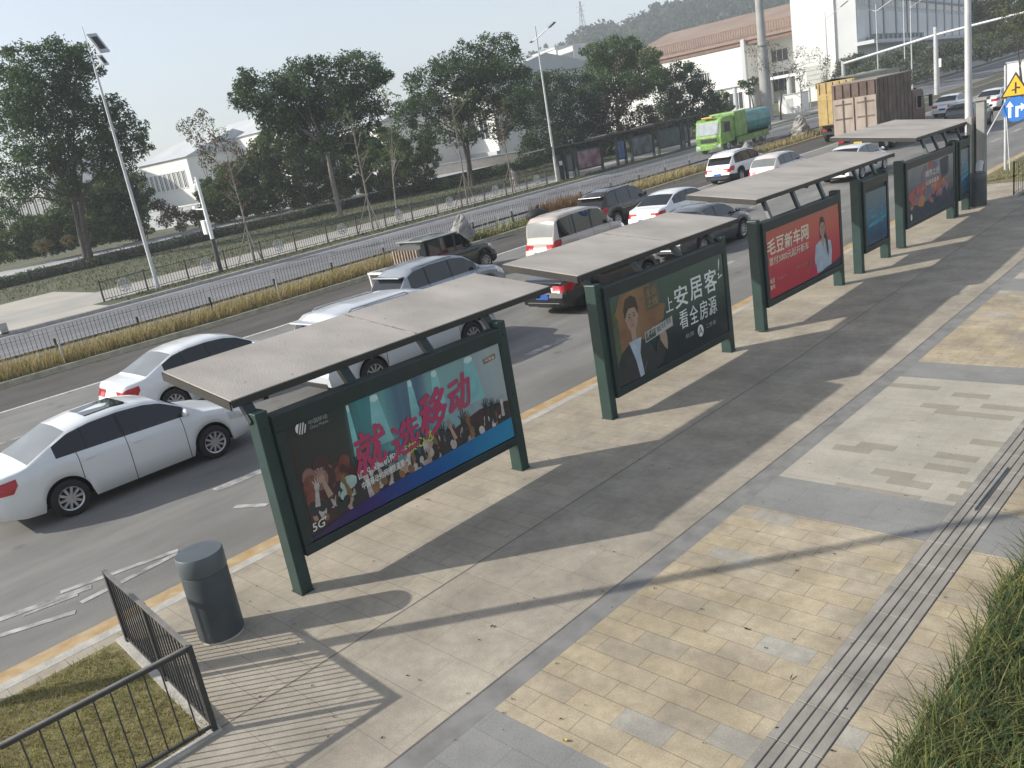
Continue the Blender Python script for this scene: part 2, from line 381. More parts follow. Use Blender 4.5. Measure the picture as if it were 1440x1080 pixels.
# far verge, footpath, grass bank
strip('far_kerb', -44.25, -44.0, 0, STONE, side=.2)
VERGE = M('verge_grass', (.075, .095, .04), .95, .4, .25, .4, 20, var2=(.12, .115, .06))
strip('far_verge', -46.6, -44.25, .0, VERGE)
strip('far_footpath', -52.5, -46.6, .004, M('far_paving', (.36, .34, .31), .85, .12, .5))
strip('driveway', -46.6, -44.25, .006, M('driveway_concrete', (.42, .39, .34), .85, .1, .4), -40, 15.2)
strip('driveway_apron', -60, -52.5, .006, MATS['driveway_concrete'], -40, 17.5)
strip('grass_bank', -74, -52.5, .0, VERGE, 17.5, 300)
strip('grass_bank_side', -74, -60, .0, VERGE, -40, 17.5)
strip('back_path', -84, -76.0, .75, M('path_concrete', (.40, .40, .41), .85, .1, .3), -40, 78)
strip('back_ground', -160, -82, .2, VERGE, -40, 140)

# ------------------------------------------------------------------ bus shelters
PX = -8.43       # plane of the posters
def poster_mb(): return MB()
def flat(mb, pts, x, mi=0):
    mb.add([(x, y, z) for y, z in pts], [tuple(range(len(pts)))], mi)
def oval(cy, cz, ry, rz, n=20, a0=0.0, a1=2*math.pi, rot=0.0):
    out = []
    for k in range(n):
        a = a0+(a1-a0)*k/n; u = ry*math.cos(a); v = rz*math.sin(a)
        out.append((cy+u*math.cos(rot)-v*math.sin(rot), cz+u*math.sin(rot)+v*math.cos(rot)))
    return out
INK_W = M('ink_white', (.72, .73, .70), .5, .05); INK_PINK = M('ink_pink', (.55, .045, .14), .5, .25, 3, var2=(.42, .05, .09))
INK_DARK = M('ink_dark', (.03, .03, .032), .5, .2); INK_SKIN = M('ink_skin', (.36, .24, .18), .5, .15, 6)
INK_HAIR = M('ink_hair', (.05, .035, .025), .5, .2); INK_LIME = M('ink_lime', (.45, .55, .08), .5, .2, 8)
INK_MAROON = M('ink_maroon', (.13, .045, .04), .5, .5, 6, var2=(.05, .03, .03)); INK_PALE = M('ink_pale', (.42, .38, .36), .5, .3, 8)
INK_BROWN = M('ink_brown', (.20, .11, .05), .5, .3, 5); INK_SUIT = M('ink_suit', (.028, .03, .032), .5, .25, 6)
INK_SHIRT = M('ink_shirt', (.38, .45, .52), .5, .15, 5); INK_ORANGE = M('ink_orange', (.27, .115, .06), .5, .3, 2, var2=(.27, .17, .075))
INK_NAVY = M('ink_navy', (.01, .016, .035), .5, .3)
def hand(mb, y, z, h, lean, x, mi):
    """raised arm with an open hand, five fingers, cut from the picture"""
    a = Vector((y, z)); d = Vector((lean, 1)).normalized(); p = Vector((d.y, -d.x)); ww = h*.11
    def Q(u, v): q = a+d*v*h+p*u*h; return (q.x, q.y)
    flat(mb, [Q(-.10, 0), Q(.10, 0), Q(.065, .55), Q(.10, .66), Q(.09, .78), Q(-.09, .78), Q(-.10, .66), Q(-.065, .55)], x, mi)
    for k, (u, t, l) in enumerate(((-.085, -.10, .90), (-.035, -.04, 1.0), (.015, .02, 1.03), (.065, .09, .98))):
        flat(mb, [Q(u-.02, .77), Q(u+.02, .77), Q(u+t*.9+.015, l), Q(u+t*.9-.015, l)], x, mi)
    flat(mb, [Q(.09, .64), Q(.10, .71), Q(.19, .82), Q(.16, .84)], x, mi)
def sheet(name, parent, y0, y1, z0, z1, mat, x=PX):
    mb = MB(); flat(mb, [(y0, z0), (y1, z0), (y1, z1), (y0, z1)], x); return mb.obj(name, mat, parent, world=True)

def poster_concert(par, g):
    bg = M_grad('print_concert', [(0, (.02, .024, .024)), (.22, (.028, .042, .042)), (.30, (.05, .20, .21)), (.40, (.12, .32, .32)), (.52, (.07, .12, .19)), (.64, (.18, .36, .36)), (.8, (.22, .30, .33)), (1, (.36, .42, .41))], 1, 2.6, .34, stretch=(1, 1, .18))
    p = sheet('poster', par, 4.34, 7.90, .60, 2.03, bg); tag(p, 'printed concert crowd picture with pink slanted lettering')
    mb = MB()
    for y, ww, l in ((5.22, .05, 1), (5.62, .16, 1), (6.2, .09, 1), (6.62, .13, 1), (7.25, .2, 1)):   # stage beams
        flat(mb, [(y-ww*.35, 2.01), (y+ww*.35, 2.01), (y+ww, 1.35), (y-ww, 1.35)], PX+.002, 0)
        flat(mb, oval(y, 1.96, ww*.4, .045, 12), PX+.0028, 1)
    mb.obj('stage_light', [M('ink_beam', (.20, .46, .46), .5, .25, 2.5), M('ink_glow', (.5, .62, .6), .5, .1)], p, world=True)
    mb = MB(); rr = random.Random(3)
    top = [(4.38, 1.25), (4.6, 1.35), (4.9, 1.42), (5.15, 1.22), (5.4, 1.12), (5.8, .98), (6.3, 1.0), (6.6, 1.08), (7.0, 1.16), (7.3, 1.22), (7.6, 1.2), (7.86, 1.16)]
    flat(mb, [(4.38, .70), (7.86, .80)]+top[::-1], PX+.003, 0)
    for k in range(26):
        y = 4.7+rr.gauss(0, .2); z = 1.22+rr.gauss(0, .14); r = rr.uniform(.05, .13); flat(mb, oval(min(max(y, 4.5), 5.3), min(z, 1.6), r, r*1.2, 12), PX+.0031+k*1e-5, rr.choice((6, 6, 0, 7)))
    for k in range(110):
        y = rr.uniform(4.45, 7.8); z = .78+rr.random()*(.25+.12*math.sin(y*2.1)); r = rr.uniform(.035, .08)
        flat(mb, oval(y, z, r, r*1.35, 10, rot=rr.uniform(-.5, .5)), PX+.0034+k*2e-5, rr.choice((1, 2, 3, 1, 4)))
    for k in range(46):
        y = rr.uniform(4.5, 7.8); hand(mb, y, .80+rr.random()*.18, rr.uniform(.2, .34), rr.uniform(-.3, .3), PX+.0050+k*1e-5, rr.choice((1, 2, 3, 1, 1, 0)))
    for k, (y, z, h, ln, mi) in enumerate(((4.52, .95, .45, .2, 3), (4.72, 1.0, .5, -.25, 4), (5.13, .85, .62, .12, 1), (5.28, .75, .5, -.1, 3), (5.62, .82, .3, .2, 3), (5.0, .9, .4, -.3, 2), (6.52, .8, .6, .1, 1), (6.95, .85, .55, .05, 1),
                                           (7.1, .86, .5, -.2, 2), (7.38, .9, .52, .1, 1), (7.55, .92, .45, -.05, 1), (7.72, .95, .4, .05, 3), (6.78, .95, .4, -.3, 4), (6.25, .78, .35, .2, 4))):
        hand(mb, y, z+.02, h*.8, ln, PX+.0056+k*1e-4, mi)
    flat(mb, oval(5.0, 1.08, .13, .09, 12), PX+.0055, 5); flat(mb, oval(4.95, .95, .11, .08, 12), PX+.0053, 5)
    mb.obj('crowd', [INK_MAROON, INK_DARK, INK_BROWN, INK_PALE, INK_SKIN, M('ink_mint', (.33, .45, .40), .5, .15, 6), M('ink_rustred', (.17, .055, .035), .5, .4, 6), M('ink_dustpink', (.22, .12, .11), .5, .3, 6)], p, world=True)
    mb = MB(); flat(mb, [(4.34, .60), (7.90, .60), (7.90, .90), (6.6, .84), (5.6, .80), (4.9, .74), (4.34, .64)], PX+.008)
    mb.obj('blue_band', M_grad('print_band', [(0, (.03, .02, .06)), (.25, (.05, .03, .14)), (.55, (.015, .09, .28)), (1, (.03, .25, .42))], 1, 2, .2), p, world=True)
    mb = MB(); x = PX+.009
    for ch, y, z, ww, hh in (('就', 5.13, 1.02, .52, .60), ('选', 5.70, 1.02, .50, .50), ('移', 6.20, 1.10, .52, .66), ('动', 6.74, 1.24, .44, .55)):
        text(mb, ch, y+.016, z+.03, ww*.92, hh*.88, x, 1, .012, .14, .08); text(mb, ch, y, z+.045, ww*.92, hh*.88, x+.001, 0, .014, .14, .08)
    text(mb, '国内权威机构认证', 5.15, 1.05, .80, .10, x, 2, .012, 0, .06); text(mb, '中国移动5G网络质量第一', 5.17, .905, .76, .10, x, 2, .012, 0, .05)
    text(mb, '放心选', 5.95, 1.07, .46, .14, x, 3, .02, .1, .05)
    text(mb, '5G', 4.38, .70, .17, .10, x, 2, .01, .1, .01); text(mb, '+', 4.55, .78, .05, .05, x, 2, .01)
    flat(mb, oval(4.55, 1.96, .075, .075, 18), x, 2)
    for k in range(4): flat(mb, [(4.48+k*.035, 1.885), (4.50+k*.035, 1.885), (4.56+k*.035, 2.035), (4.54+k*.035, 2.035)], x+.001, 4)
    text(mb, '中国移动', 4.66, 1.955, .26, .06, x, 5); text(mb, 'China Mobile', 4.66, 1.905, .26, .035, x, 5)
    flat(mb, [(7.53, 1.81), (7.76, 1.83), (7.76, 1.90), (7.53, 1.88)], x, 6); text(mb, '5G套餐', 7.55, 1.835, .19, .045, x+.001, 2)
    mb.obj('lettering', [INK_PINK, M('ink_magenta', (.30, .05, .16), .5, .2), INK_W, INK_LIME, INK_DARK, M('ink_grey', (.30, .33, .33), .5, .1), INK_ORANGE], p, world=True)

def face(mb, y, z, s, x, skin, hair, dark, lip, long_hair=False):
    """printed portrait: hair behind, face, ears, eyes, brows, nose, mouth"""
    if long_hair:
        flat(mb, [(y-.62*s, z+.2*s), (y-.4*s, z+1.05*s), (y+.2*s, z+1.12*s), (y+.62*s, z+.5*s), (y+.72*s, z-1.2*s), (y+.62*s, z-2.3*s), (y+.4*s, z-2.2*s), (y+.3*s, z-.9*s), (y-.4*s, z-.9*s), (y-.68*s, z-1.0*s)], x, hair)
    else:
        flat(mb, [(y-.68*s, z+.0*s), (y-.72*s, z+.55*s), (y-.45*s, z+1.15*s), (y+.1*s, z+1.28*s), (y+.55*s, z+1.05*s), (y+.68*s, z+.5*s), (y+.62*s, z+.0*s)], x, hair)
    flat(mb, [(y-.22*s, z-1.35*s), (y+.22*s, z-1.35*s), (y+.24*s, z-.6*s), (y-.24*s, z-.6*s)], x+.0006, skin)
    flat(mb, oval(y, z-.05*s, .56*s, .82*s, 22), x+.0012, skin)
    flat(mb, [(y-.55*s, z+.25*s), (y-.5*s, z+.75*s), (y, z+.9*s), (y+.52*s, z+.72*s), (y+.56*s, z+.25*s), (y+.35*s, z+.52*s), (y-.2*s, z+.56*s)], x+.0018, hair)
    for sgn in (-1, 1):
        flat(mb, oval(y+sgn*.22*s, z+.05*s, .10*s, .05*s, 10), x+.0018, dark)
        flat(mb, [(y+sgn*.10*s, z+.17*s), (y+sgn*.36*s, z+.20*s), (y+sgn*.36*s, z+.24*s), (y+sgn*.10*s, z+.22*s)], x+.0018, dark)
        if not long_hair: flat(mb, oval(y+sgn*.58*s, z-.02*s, .07*s, .16*s, 10), x+.0008, skin)
    flat(mb, [(y-.03*s, z+.0), (y+.06*s, z-.27*s), (y-.07*s, z-.27*s)], x+.0018, lip)
    flat(mb, oval(y, z-.48*s, .18*s, .055*s, 12), x+.0018, lip)
LIP = M('ink_lip', (.33, .13, .10), .5, .1)
def poster_homes(par, g):
    z0 = g
    bg = M_grad('print_homes', [(0, (.015, .024, .028)), (.25, (.018, .028, .032)), (.6, (.028, .062, .050)), (.85, (.035, .085, .060)), (1, (.05, .10, .085))], 2, 1.2, .3)
    p = sheet('poster', par, 10.42, 14.06, .42, 2.03, bg); tag(p, 'dark green printed advertisement with man in suit')
    mb = MB(); x = PX+.002
    flat(mb, [(10.44, .75), (10.7, .9), (11.9, 1.3), (12.0, 1.55), (11.75, 1.62), (11.6, 2.0), (10.75, 2.0), (10.55, 1.7)], x, 6)
    flat(mb, [(10.44, .6), (10.62, 1.0), (10.62, 1.6), (10.46, 1.95), (10.44, 1.95)], x+.0004, 7)
    flat(mb, [(11.42, 1.56), (11.84, 1.56), (11.84, 1.97), (11.42, 1.97)], x+.0008, 8)
    flat(mb, [(10.44, .5), (11.55, .46), (11.6, .75), (11.42, 1.0), (11.22, 1.12), (10.82, 1.12), (10.60, 1.02), (10.48, .85)], x+.001, 1)
    flat(mb, [(10.84, 1.16), (11.2, 1.16), (11.12, .9), (11.17, .5), (11.05, .48), (10.98, .8)], x+.0014, 2)
    flat(mb, [(11.17, .55), (11.3, .72), (11.2, .6)], x+.0016, 2)
    face(mb, 11.0, 1.56, .29, x+.002, 3, 4, 5, 9)
    flat(mb, [(11.55, .5), (11.75, .55), (11.98, .95), (11.9, 1.1), (11.72, 1.1), (11.6, .85)], x+.0016, 1)
    flat(mb, [(11.72, 1.08), (11.74, .95), (11.84, .80), (11.92, .72), (11.95, .84), (11.93, 1.05), (11.86, 1.12)], x+.0036, 3)
    for k in range(4): flat(mb, [(11.73+.045*k, 1.08), (11.77+.045*k, 1.08), (11.75+.045*k, 1.20-.02*abs(k-1)), (11.72+.045*k, 1.19-.02*abs(k-1))], x+.0038, 3)
    mb.obj('portrait', [INK_DARK, INK_SUIT, INK_SHIRT, INK_SKIN, INK_HAIR, INK_DARK, INK_ORANGE, M('ink_olive', (.07, .10, .04), .5, .3, 4), M('ink_stamp', (.10, .085, .06), .5, .2), LIP], p, world=True)
    mb = MB(); x = PX+.007
    text(mb, '上', 12.00, 1.37, .23, .26, x, 0, .004); text(mb, '安', 12.30, 1.36, .42, .38, x, 0, .02)
    text(mb, '居', 12.82, 1.38, .40, .40, x, 0, .02); text(mb, '客', 13.32, 1.38, .42, .42, x, 0, .02); text(mb, '!', 13.80, 1.62, .04, .32, x, 0, .004, .2)
    flat(mb, [(13.80, 1.56), (13.95, 1.60), (13.95, 1.63), (13.80, 1.59)], x, 0)
    for ch, y in (('看', 12.38), ('全', 12.72), ('房', 13.06), ('源', 13.38)): text(mb, ch, y, .95, .28, .34, x, 0, .006)
    flat(mb, [(11.30, 1.02), (12.16, 1.10), (12.16, 1.28), (11.30, 1.20)], x, 1); flat(mb, [(11.32, 1.04), (12.14, 1.115), (12.14, 1.26), (11.32, 1.185)], x+.0006, 2)
    flat(mb, [(11.62, 1.07), (12.14, 1.115), (12.14, 1.26), (11.62, 1.215)], x+.0010, 1)
    text(mb, '不花', 11.34, 1.06, .26, .11, x+.0012, 1, .012, 0, .09); text(mb, '冤枉钱', 11.65, 1.09, .46, .11, x+.0016, 2, .012, 0, .09)
    text(mb, '全新', 11.47, 1.78, .30, .15, x, 3, .01); text(mb, '上线', 11.47, 1.60, .32, .15, x, 3, .01)
    text(mb, '新房', 12.52, .74, .28, .09, x, 4); flat(mb, oval(13.03, .76, .10, .115, 20), x, 0); text(mb, 'A', 12.96, .69, .13, .14, x+.001, 2, .02)
    text(mb, '二手房', 13.22, .74, .36, .09, x, 4)
    mb.obj('lettering', [INK_W, M('ink_box', (.45, .46, .42), .5, .05), M('ink_ink', (.04, .06, .055), .5, .1), M('ink_gold', (.28, .19, .08), .5, .2), M('ink_grey2', (.33, .37, .36), .5, .1)], p, world=True)

def poster_red(par, g):
    z = g
    bg = M_grad('print_red', [(0, (.46, .035, .055)), (.5, (.50, .05, .06)), (.8, (.52, .085, .055)), (1, (.42, .12, .09))], 2, 1.4, .3)
    p = sheet('poster', par, 15.70, 19.36, .62+z, 2.05+z, bg); tag(p, 'red printed car advertisement with woman in pale blouse')
    mb = MB(); x = PX+.002
    flat(mb, [(17.95, .66+z), (18.75, .66+z), (18.82, 1.05+z), (18.78, 1.26+z), (18.52, 1.36+z), (18.22, 1.36+z), (18.0, 1.30+z), (17.92, 1.0+z)], x, 0)
    flat(mb, [(18.28, 1.38+z), (18.48, 1.38+z), (18.38, 1.18+z)], x+.0006, 1)
    face(mb, 18.38, 1.62+z, .235, x-.0009, 1, 2, 3, 4, True)
    flat(mb, [(18.52, 1.5+z), (18.62, 1.35+z), (18.64, 1.05+z), (18.60, .92+z), (18.55, 1.1+z), (18.50, 1.35+z)], x+.003, 2)
    flat(mb, [(17.7, .64+z), (18.02, .64+z), (17.98, .88+z), (17.82, .92+z)], x+.0008, 5)
    flat(mb, [(18.0, .62+z), (19.34, .62+z), (19.34, .80+z), (18.8, .72+z), (18.5, .70+z)], x+.002, 6)
    mb.obj('portrait', [INK_SHIRT, INK_SKIN, INK_HAIR, INK_DARK, LIP, M('ink_crimson', (.48, .01, .08), .5, .1), INK_NAVY], p, world=True)
    mb = MB(); x = PX+.007
    for k, ch in enumerate('毛豆新车网'): text(mb, ch, 15.78+k*.385, 1.53+z, .34, .31, x, 0, .03, .06)
    text(mb, '首付3000元起开新车', 15.82, 1.30+z, 1.82, .17, x, 0, .012, .06)
    text(mb, '毛豆', 15.80, .93+z, .20, .10, x, 0, .02); text(mb, '新车', 15.80, .80+z, .20, .10, x, 0, .02); text(mb, '严选好车', 16.10, .93+z, .45, .07, x, 1)
    text(mb, '更多车型扫码', 17.0, .98+z, .55, .06, x, 1); flat(mb, oval(17.68, .98+z, .07, .09, 14), x, 2)
    mb.obj('lettering', [M('ink_cream', (.75, .66, .52), .5, .05), M('ink_rose', (.6, .22, .2), .5, .1), INK_BROWN], p, world=True)

def poster_blue(par, y0, y1, z0, z1, words):
    bg = M_grad('print_blue', [(0, (.012, .05, .10)), (.3, (.015, .09, .17)), (.5, (.02, .16, .24)), (.62, (.03, .12, .2)), (1, (.09, .16, .19))], 2, 2.2, .45, stretch=(1, 2, .6))
    p = sheet('poster', par, y0, y1, z0, z1, bg); tag(p, 'tall blue printed panel')
    mb = MB(); c = (y0+y1)/2; ww = (y1-y0)
    for k, t in enumerate(words): text(mb, t, c-ww*.33, z0+(z1-z0)*(.62-k*.14), ww*.66, (z1-z0)*.055, PX+.003, 0, .01)
    flat(mb, [(y0+.1, z0+.42), (y1-.08, z0+.52), (y1-.08, z0+.60), (y0+.1, z0+.50)], PX+.002, 1)
    mb.obj('lettering', [M('ink_sky', (.14, .36, .42), .5, .2), M('ink_teal', (.02, .22, .33), .5, .3)], p, world=True)

def poster_splash(par, g):
    z = g
    bg = M_grad('print_splash', [(0, (.025, .045, .075)), (.4, (.06, .07, .10)), (.75, (.10, .12, .15)), (1, (.16, .19, .20))], 2, 1.2, .3)
    p = sheet('poster', par, 23.62, 27.40, .55+z, 2.03+z, bg); tag(p, 'dusky printed panel with red and orange splash')
    mb = MB(); x = PX+.002; rr = random.Random(5)
    for k in range(60):
        t = rr.random(); y = 23.9+t*2.9; zz = 1.05+.25*math.sin(t*3.4)+rr.gauss(0, .22)+z; r = rr.uniform(.08, .28)
        flat(mb, oval(y, min(max(zz, .8+z), 1.9+z), r, r*.55, 12, rot=rr.uniform(-.3, .6)), x+k*3e-5, rr.choice((0, 0, 1, 2, 3)))
    flat(mb, [(23.64, .57+z), (27.38, .57+z), (27.38, 1.0+z), (26.9, .85+z), (26.5, 1.2+z), (26.2, .9+z), (25.6, .82+z), (25.1, .98+z), (24.7, .85+z), (24.2, 1.0+z), (23.9, .9+z), (23.64, 1.0+z)], x+.002, 4)
    flat(mb, [(26.3, 1.4+z), (26.9, 1.5+z), (26.9, 2.0+z), (26.2, 1.95+z)], x+.002, 4)
    mb.obj('splash', [M('ink_coral', (.36, .09, .085), .5, .25, 5), M('ink_mauve', (.26, .13, .15), .5, .2, 5), M('ink_amber', (.42, .19, .06), .5, .2, 5), M('ink_slate', (.12, .14, .19), .5, .2, 5), M('ink_mountain', (.022, .036, .06), .5, .4, 5)], p, world=True)
    mb = MB(); text(mb, '城市之光', 25.0, 1.62+z, 1.1, .18, PX+.006, 0, .01); text(mb, '山海新篇章', 25.05, 1.40+z, 1.0, .13, PX+.006, 0, .005)
    flat(mb, oval(23.85, .72+z, .06, .09, 12), PX+.006, 0)
    mb.obj('lettering', [INK_W], p, world=True)

def shelter_frame(par, y0, y1, g, ztop=2.22, zbot=.45):
    """two posts, and between them a light box with raised frame"""
    for y in (y0, y1-.16):
        MB().box(-8.68, -8.46, y, y+.16, g, g+2.30).obj('post', GREEN, par, .012, True)
        MB().box(-8.69, -8.45, y-.012, y+.172, g, g+.012).obj('base_plate', GREEN_D, par, .002, True)
    for y in (y0, y1-.16):
        mb = MB()
        for zz in (.12, 1.2, 2.1): mb.tube([(-8.46, y+.08, g+zz), (-8.452, y+.08, g+zz)], .014, 8)
        mb.obj('bolt', GREEN_D, par, 0, True)
    a, b = y0+.163, y1-.163
    mb = MB(); mb.box(-8.62, -8.455, a, b, g+zbot, g+ztop)
    mb.obj('light_box', GREEN_D, par, .01, True)
    mb = MB(); X0, X1 = -8.452, -8.415
    mb.box(X0, X1, a, b, g+ztop-.20, g+ztop-.003); mb.box(X0, X1, a, b, g+zbot+.003, g+zbot+.13)
    mb.box(X0, X1, a, a+.12, g+zbot+.132, g+ztop-.202); mb.box(X0, X1, b-.07, b, g+zbot+.132, g+ztop-.202)
    mb.obj('frame', GREEN_D, par, .008, True)
def shelter_roof(par, y0, y1, z, struts, depth=1.66, xf=-8.72, rise=.22):
    zb = z+rise; zm = z+rise*.5
    mb = MB(); mb.prism([(xf, z), (xf, z+.055), (xf-depth*.5, zm+.06), (xf-depth, zb+.055), (xf-depth, zb), (xf-depth*.5, zm+.005)], y0, y1, 1)
    mb.obj('roof', ROOFM, par, .004, True)
    k = y0+2.75
    while k < y1-.4:
        MB().bar((xf-depth+.02, k, zb+.058), (xf-.02, k, z+.062), .02, .012).obj('roof_seam', M('seam', (.25, .22, .195), .8, .4, 5), par, 0, True); k += 2.75
    mb = MB(); mb.box(xf+.002, xf+.02, y0, y1, z-.035, z+.046); mb.box(xf-depth-.03, xf-depth-.002, y0, y1, zb-.05, zb+.045)
    for ya, yb in ((y0-.022, y0-.002), (y1+.002, y1+.022)): mb.prism([(xf, z-.06), (xf, z+.045), (xf-depth, zb+.045), (xf-depth, zb-.06)], ya, yb, 1)
    mb.obj('fascia', M('fascia_dark', (.03, .028, .024), .5, .2, 3), par, 0, True)
    n = int((y1-y0)*6); u_ = rng.random(n); p_ = np.stack([xf-.06-u_*(depth-.12), rng.uniform(y0+.1, y1-.1, n), z+.066+u_*rise], 1); a_ = rng.uniform(0, 6.28, n); q_ = rng.uniform(.008, .02, n)
    c_ = np.stack([np.cos(a_), np.sin(a_), np.zeros(n)], 1)*q_[:, None]; d_ = np.stack([-np.sin(a_), np.cos(a_), rng.uniform(0, .3, n)], 1)*(q_*.5)[:, None]
    quads_obj('roof_litter', np.stack([p_-c_, p_-d_, p_+c_, p_+d_], 1), M('roof_leaf', (.15, .11, .07), .9, .4, 5, isl=.4), par)['kind'] = 'stuff'
    for y in struts: MB().bar((xf-depth+.08, y, zb-.06), (xf-.04, y, z-.045), .06, .08).obj('roof_beam', GREEN_D, par, 0, True)
def shelter_struts(par, ys, za, zb, lean=.03):
    for y in ys:
        MB().bar((-8.56, y, za-.02), (-8.80, y+lean, zb+.03), .14, .07, up=(1, 0, 0)).obj('strut', GREEN_D, par, .004, True)

SG = 'bus shelters along the near pavement'
s = thing('bus_shelter', 'nearest bus shelter, flat roof over a concert crowd poster, beside the litter bin', 'bus shelter', (-8.6, 4.06, 0), group=SG)
shelter_frame(s, 4.06, 8.10, 0); shelter_roof(s, 3.95, 9.42, 2.42, (4.4, 6.0, 7.9, 9.2)); shelter_struts(s, (4.1, 5.45, 6.75, 7.95), 2.2, 2.40); poster_concert(s, 0)
s = thing('bus_shelter', 'bus shelter whose dark green poster shows a man in a suit', 'bus shelter', (-8.6, 10.2, 0), group=SG)
shelter_frame(s, 10.18, 14.26, 0, zbot=.33); shelter_roof(s, 10.12, 15.25, 2.42, (10.5, 12, 14, 15)); shelter_struts(s, (10.25, 11.6, 12.85, 14.1), 2.2, 2.40); poster_homes(s, 0)
s = thing('bus_shelter', 'long roofed bus shelter with the red car poster and a narrow blue panel', 'bus shelter', (-8.6, 15.5, .05), group=SG)
shelter_frame(s, 15.48, 19.52, .06); shelter_roof(s, 16.05, 23.55, 2.66, (16.5, 18.5, 20.5, 22.5)); shelter_struts(s, (16.3, 17.6, 18.9, 20.9, 22.0), 2.24, 2.64, .14)
shelter_frame(s, 20.55, 22.42, .13); poster_red(s, .05); poster_blue(s, 20.86, 22.15, .75, 2.05, ('出行', '便民站', '服务点'))
s = thing('bus_shelter', 'farthest near-side bus shelter with a reddish splash poster, beside the grey concrete post', 'bus shelter', (-8.6, 23.4, .2), group=SG)
shelter_frame(s, 23.36, 27.60, .20); shelter_roof(s, 25.25, 30.35, 2.86, (25.6, 27.4, 29.6), depth=2.45, rise=.30); shelter_struts(s, (25.6, 26.5, 27.4, 28.6), 2.4, 2.84, .14)
shelter_frame(s, 27.72, 29.0, .24); poster_splash(s, .2); poster_blue(s, 27.95, 28.8, .85, 2.2, ('线路', '时刻'))
MB().box(-8.70, -8.50, 29.92, 30.06, .28, 2.80).obj('post', GREEN, s, .01, True)

# ------------------------------------------------------------------ cars
GLASS = glassm('car_glass', (.012, .014, .016), .03); GLASS_L = glassm('rear_glass', (.16, .17, .17), .12)
PLASTIC = M('black_plastic', (.02, .02, .021), .6, .2, 6); SEAM = M('door_seam', (.03, .03, .03), .7)
REDL = M('tail_red', (.42, .012, .02), .18, .2, 20); CLEARL = M('lamp_clear', (.6, .62, .63), .12, .15, 20, metal=.3); PLATE = M('plate_blue', (.03, .10, .36), .4, .1)
def paint(name, c, rough=.28, metal=0): return M(name, c, rough, .05, .8, coat=.6, metal=metal)
P_WHITE = paint('white_paint', (.74, .75, .75)); P_SILVER = paint('silver_paint', (.36, .38, .41), .3, .35); P_BLACK = paint('black_paint', (.014, .014, .016), .15)
P_BEIGE = paint('beige_paint', (.50, .43, .38), .35); P_GREY = paint('grey_paint', (.10, .105, .115), .25, .3); P_JEEP = paint('dark_green_paint', (.028, .036, .030), .25)
P_PINK = paint('pale_pink_paint', (.66, .60, .57)); P_BROWN = paint('dark_brown_paint', (.03, .024, .022), .2)

PROF = dict(
  sedan=dict(L=4.6, W=1.80, yr=1.02, wb=2.66, tr=.32,
    deck=[(0, .92), (.06, .99), (.5, 1.04), (1.0, 1.03), (3.3, .98), (3.55, .955), (4.1, .85), (4.42, .74), (4.6, .60)],
    roof=[(.52, 0), (1.30, .37), (1.7, .445), (2.2, .475), (2.65, .455), (2.95, .385), (3.62, 0)],
    wf=.70, side=((1.0, 1.50), (1.53, 2.12), (2.18, 3.30)), rear=(.58, 1.30), front=(2.95, 3.56), seams=(1.32, 2.15, 3.18)),
  suv=dict(L=4.55, W=1.84, yr=.92, wb=2.68, tr=.35,
    deck=[(0, .88), (.05, 1.02), (.5, 1.06), (3.3, 1.05), (3.5, 1.03), (4.15, .95), (4.42, .82), (4.55, .64)],
    roof=[(.05, 0), (.42, .40), (.75, .56), (1.4, .62), (2.3, .61), (2.8, .52), (3.5, 0)],
    wf=.74, side=((.50, 1.15), (1.22, 2.12), (2.18, 3.2)), rear=(.09, .42), front=(2.82, 3.42), seams=(1.2, 2.15, 3.15)),
  hatch=dict(L=3.85, W=1.68, yr=.72, wb=2.42, tr=.30,
    deck=[(0, .86), (.05, .97), (.4, 1.0), (2.9, .99), (3.1, .96), (3.5, .86), (3.75, .74), (3.85, .6)],
    roof=[(.05, 0), (.40, .36), (.75, .50), (1.3, .53), (1.9, .52), (2.3, .44), (3.05, 0)],
    wf=.72, side=((.50, 1.05), (1.10, 1.85), (1.9, 2.75)), rear=(.09, .40), front=(2.35, 2.98), seams=(1.08, 1.87, 2.75)),
  van=dict(L=4.35, W=1.68, yr=.85, wb=2.72, tr=.31,
    deck=[(0, .88), (.04, 1.04), (.4, 1.06), (3.2, 1.05), (3.5, 1.0), (4.0, .92), (4.25, .8), (4.35, .64)],
    roof=[(.03, 0), (.20, .60), (.42, .74), (1, .79), (2.3, .78), (2.75, .69), (3.5, 0)],
    wf=.80, side=((.30, 1.12), (1.22, 2.1), (2.2, 3.15)), rear=(.06, .22), front=(2.75, 3.42), seams=(1.17, 2.15, 3.15)),
  jeep=dict(L=3.9, W=1.70, yr=.72, wb=2.40, tr=.36,
    deck=[(0, .92), (.04, 1.05), (.4, 1.08), (2.6, 1.08), (2.75, 1.06), (3.4, 1.02), (3.75, .95), (3.9, .72)],
    roof=[(.03, 0), (.14, .56), (.3, .66), (1, .69), (1.8, .68), (2.1, .62), (2.7, 0)],
    wf=.86, side=((.30, .95), (1.05, 1.7), (1.78, 2.5)), rear=(.05, .15), front=(2.14, 2.64), seams=(1.0, 1.74, 2.5)),
  mpv=dict(L=4.9, W=1.84, yr=.95, wb=2.95, tr=.34,
    deck=[(0, .92), (.05, 1.05), (.5, 1.09), (3.6, 1.07), (3.8, 1.04), (4.5, .94), (4.75, .82), (4.9, .64)],
    roof=[(.04, 0), (.28, .52), (.5, .64), (1.2, .69), (2.6, .68), (3.1, .58), (3.85, 0)],
    wf=.78, side=((.38, 1.3), (1.38, 2.4), (2.48, 3.5)), rear=(.08, .30), front=(3.1, 3.78), seams=(1.34, 2.44, 3.5)))
TT = 11
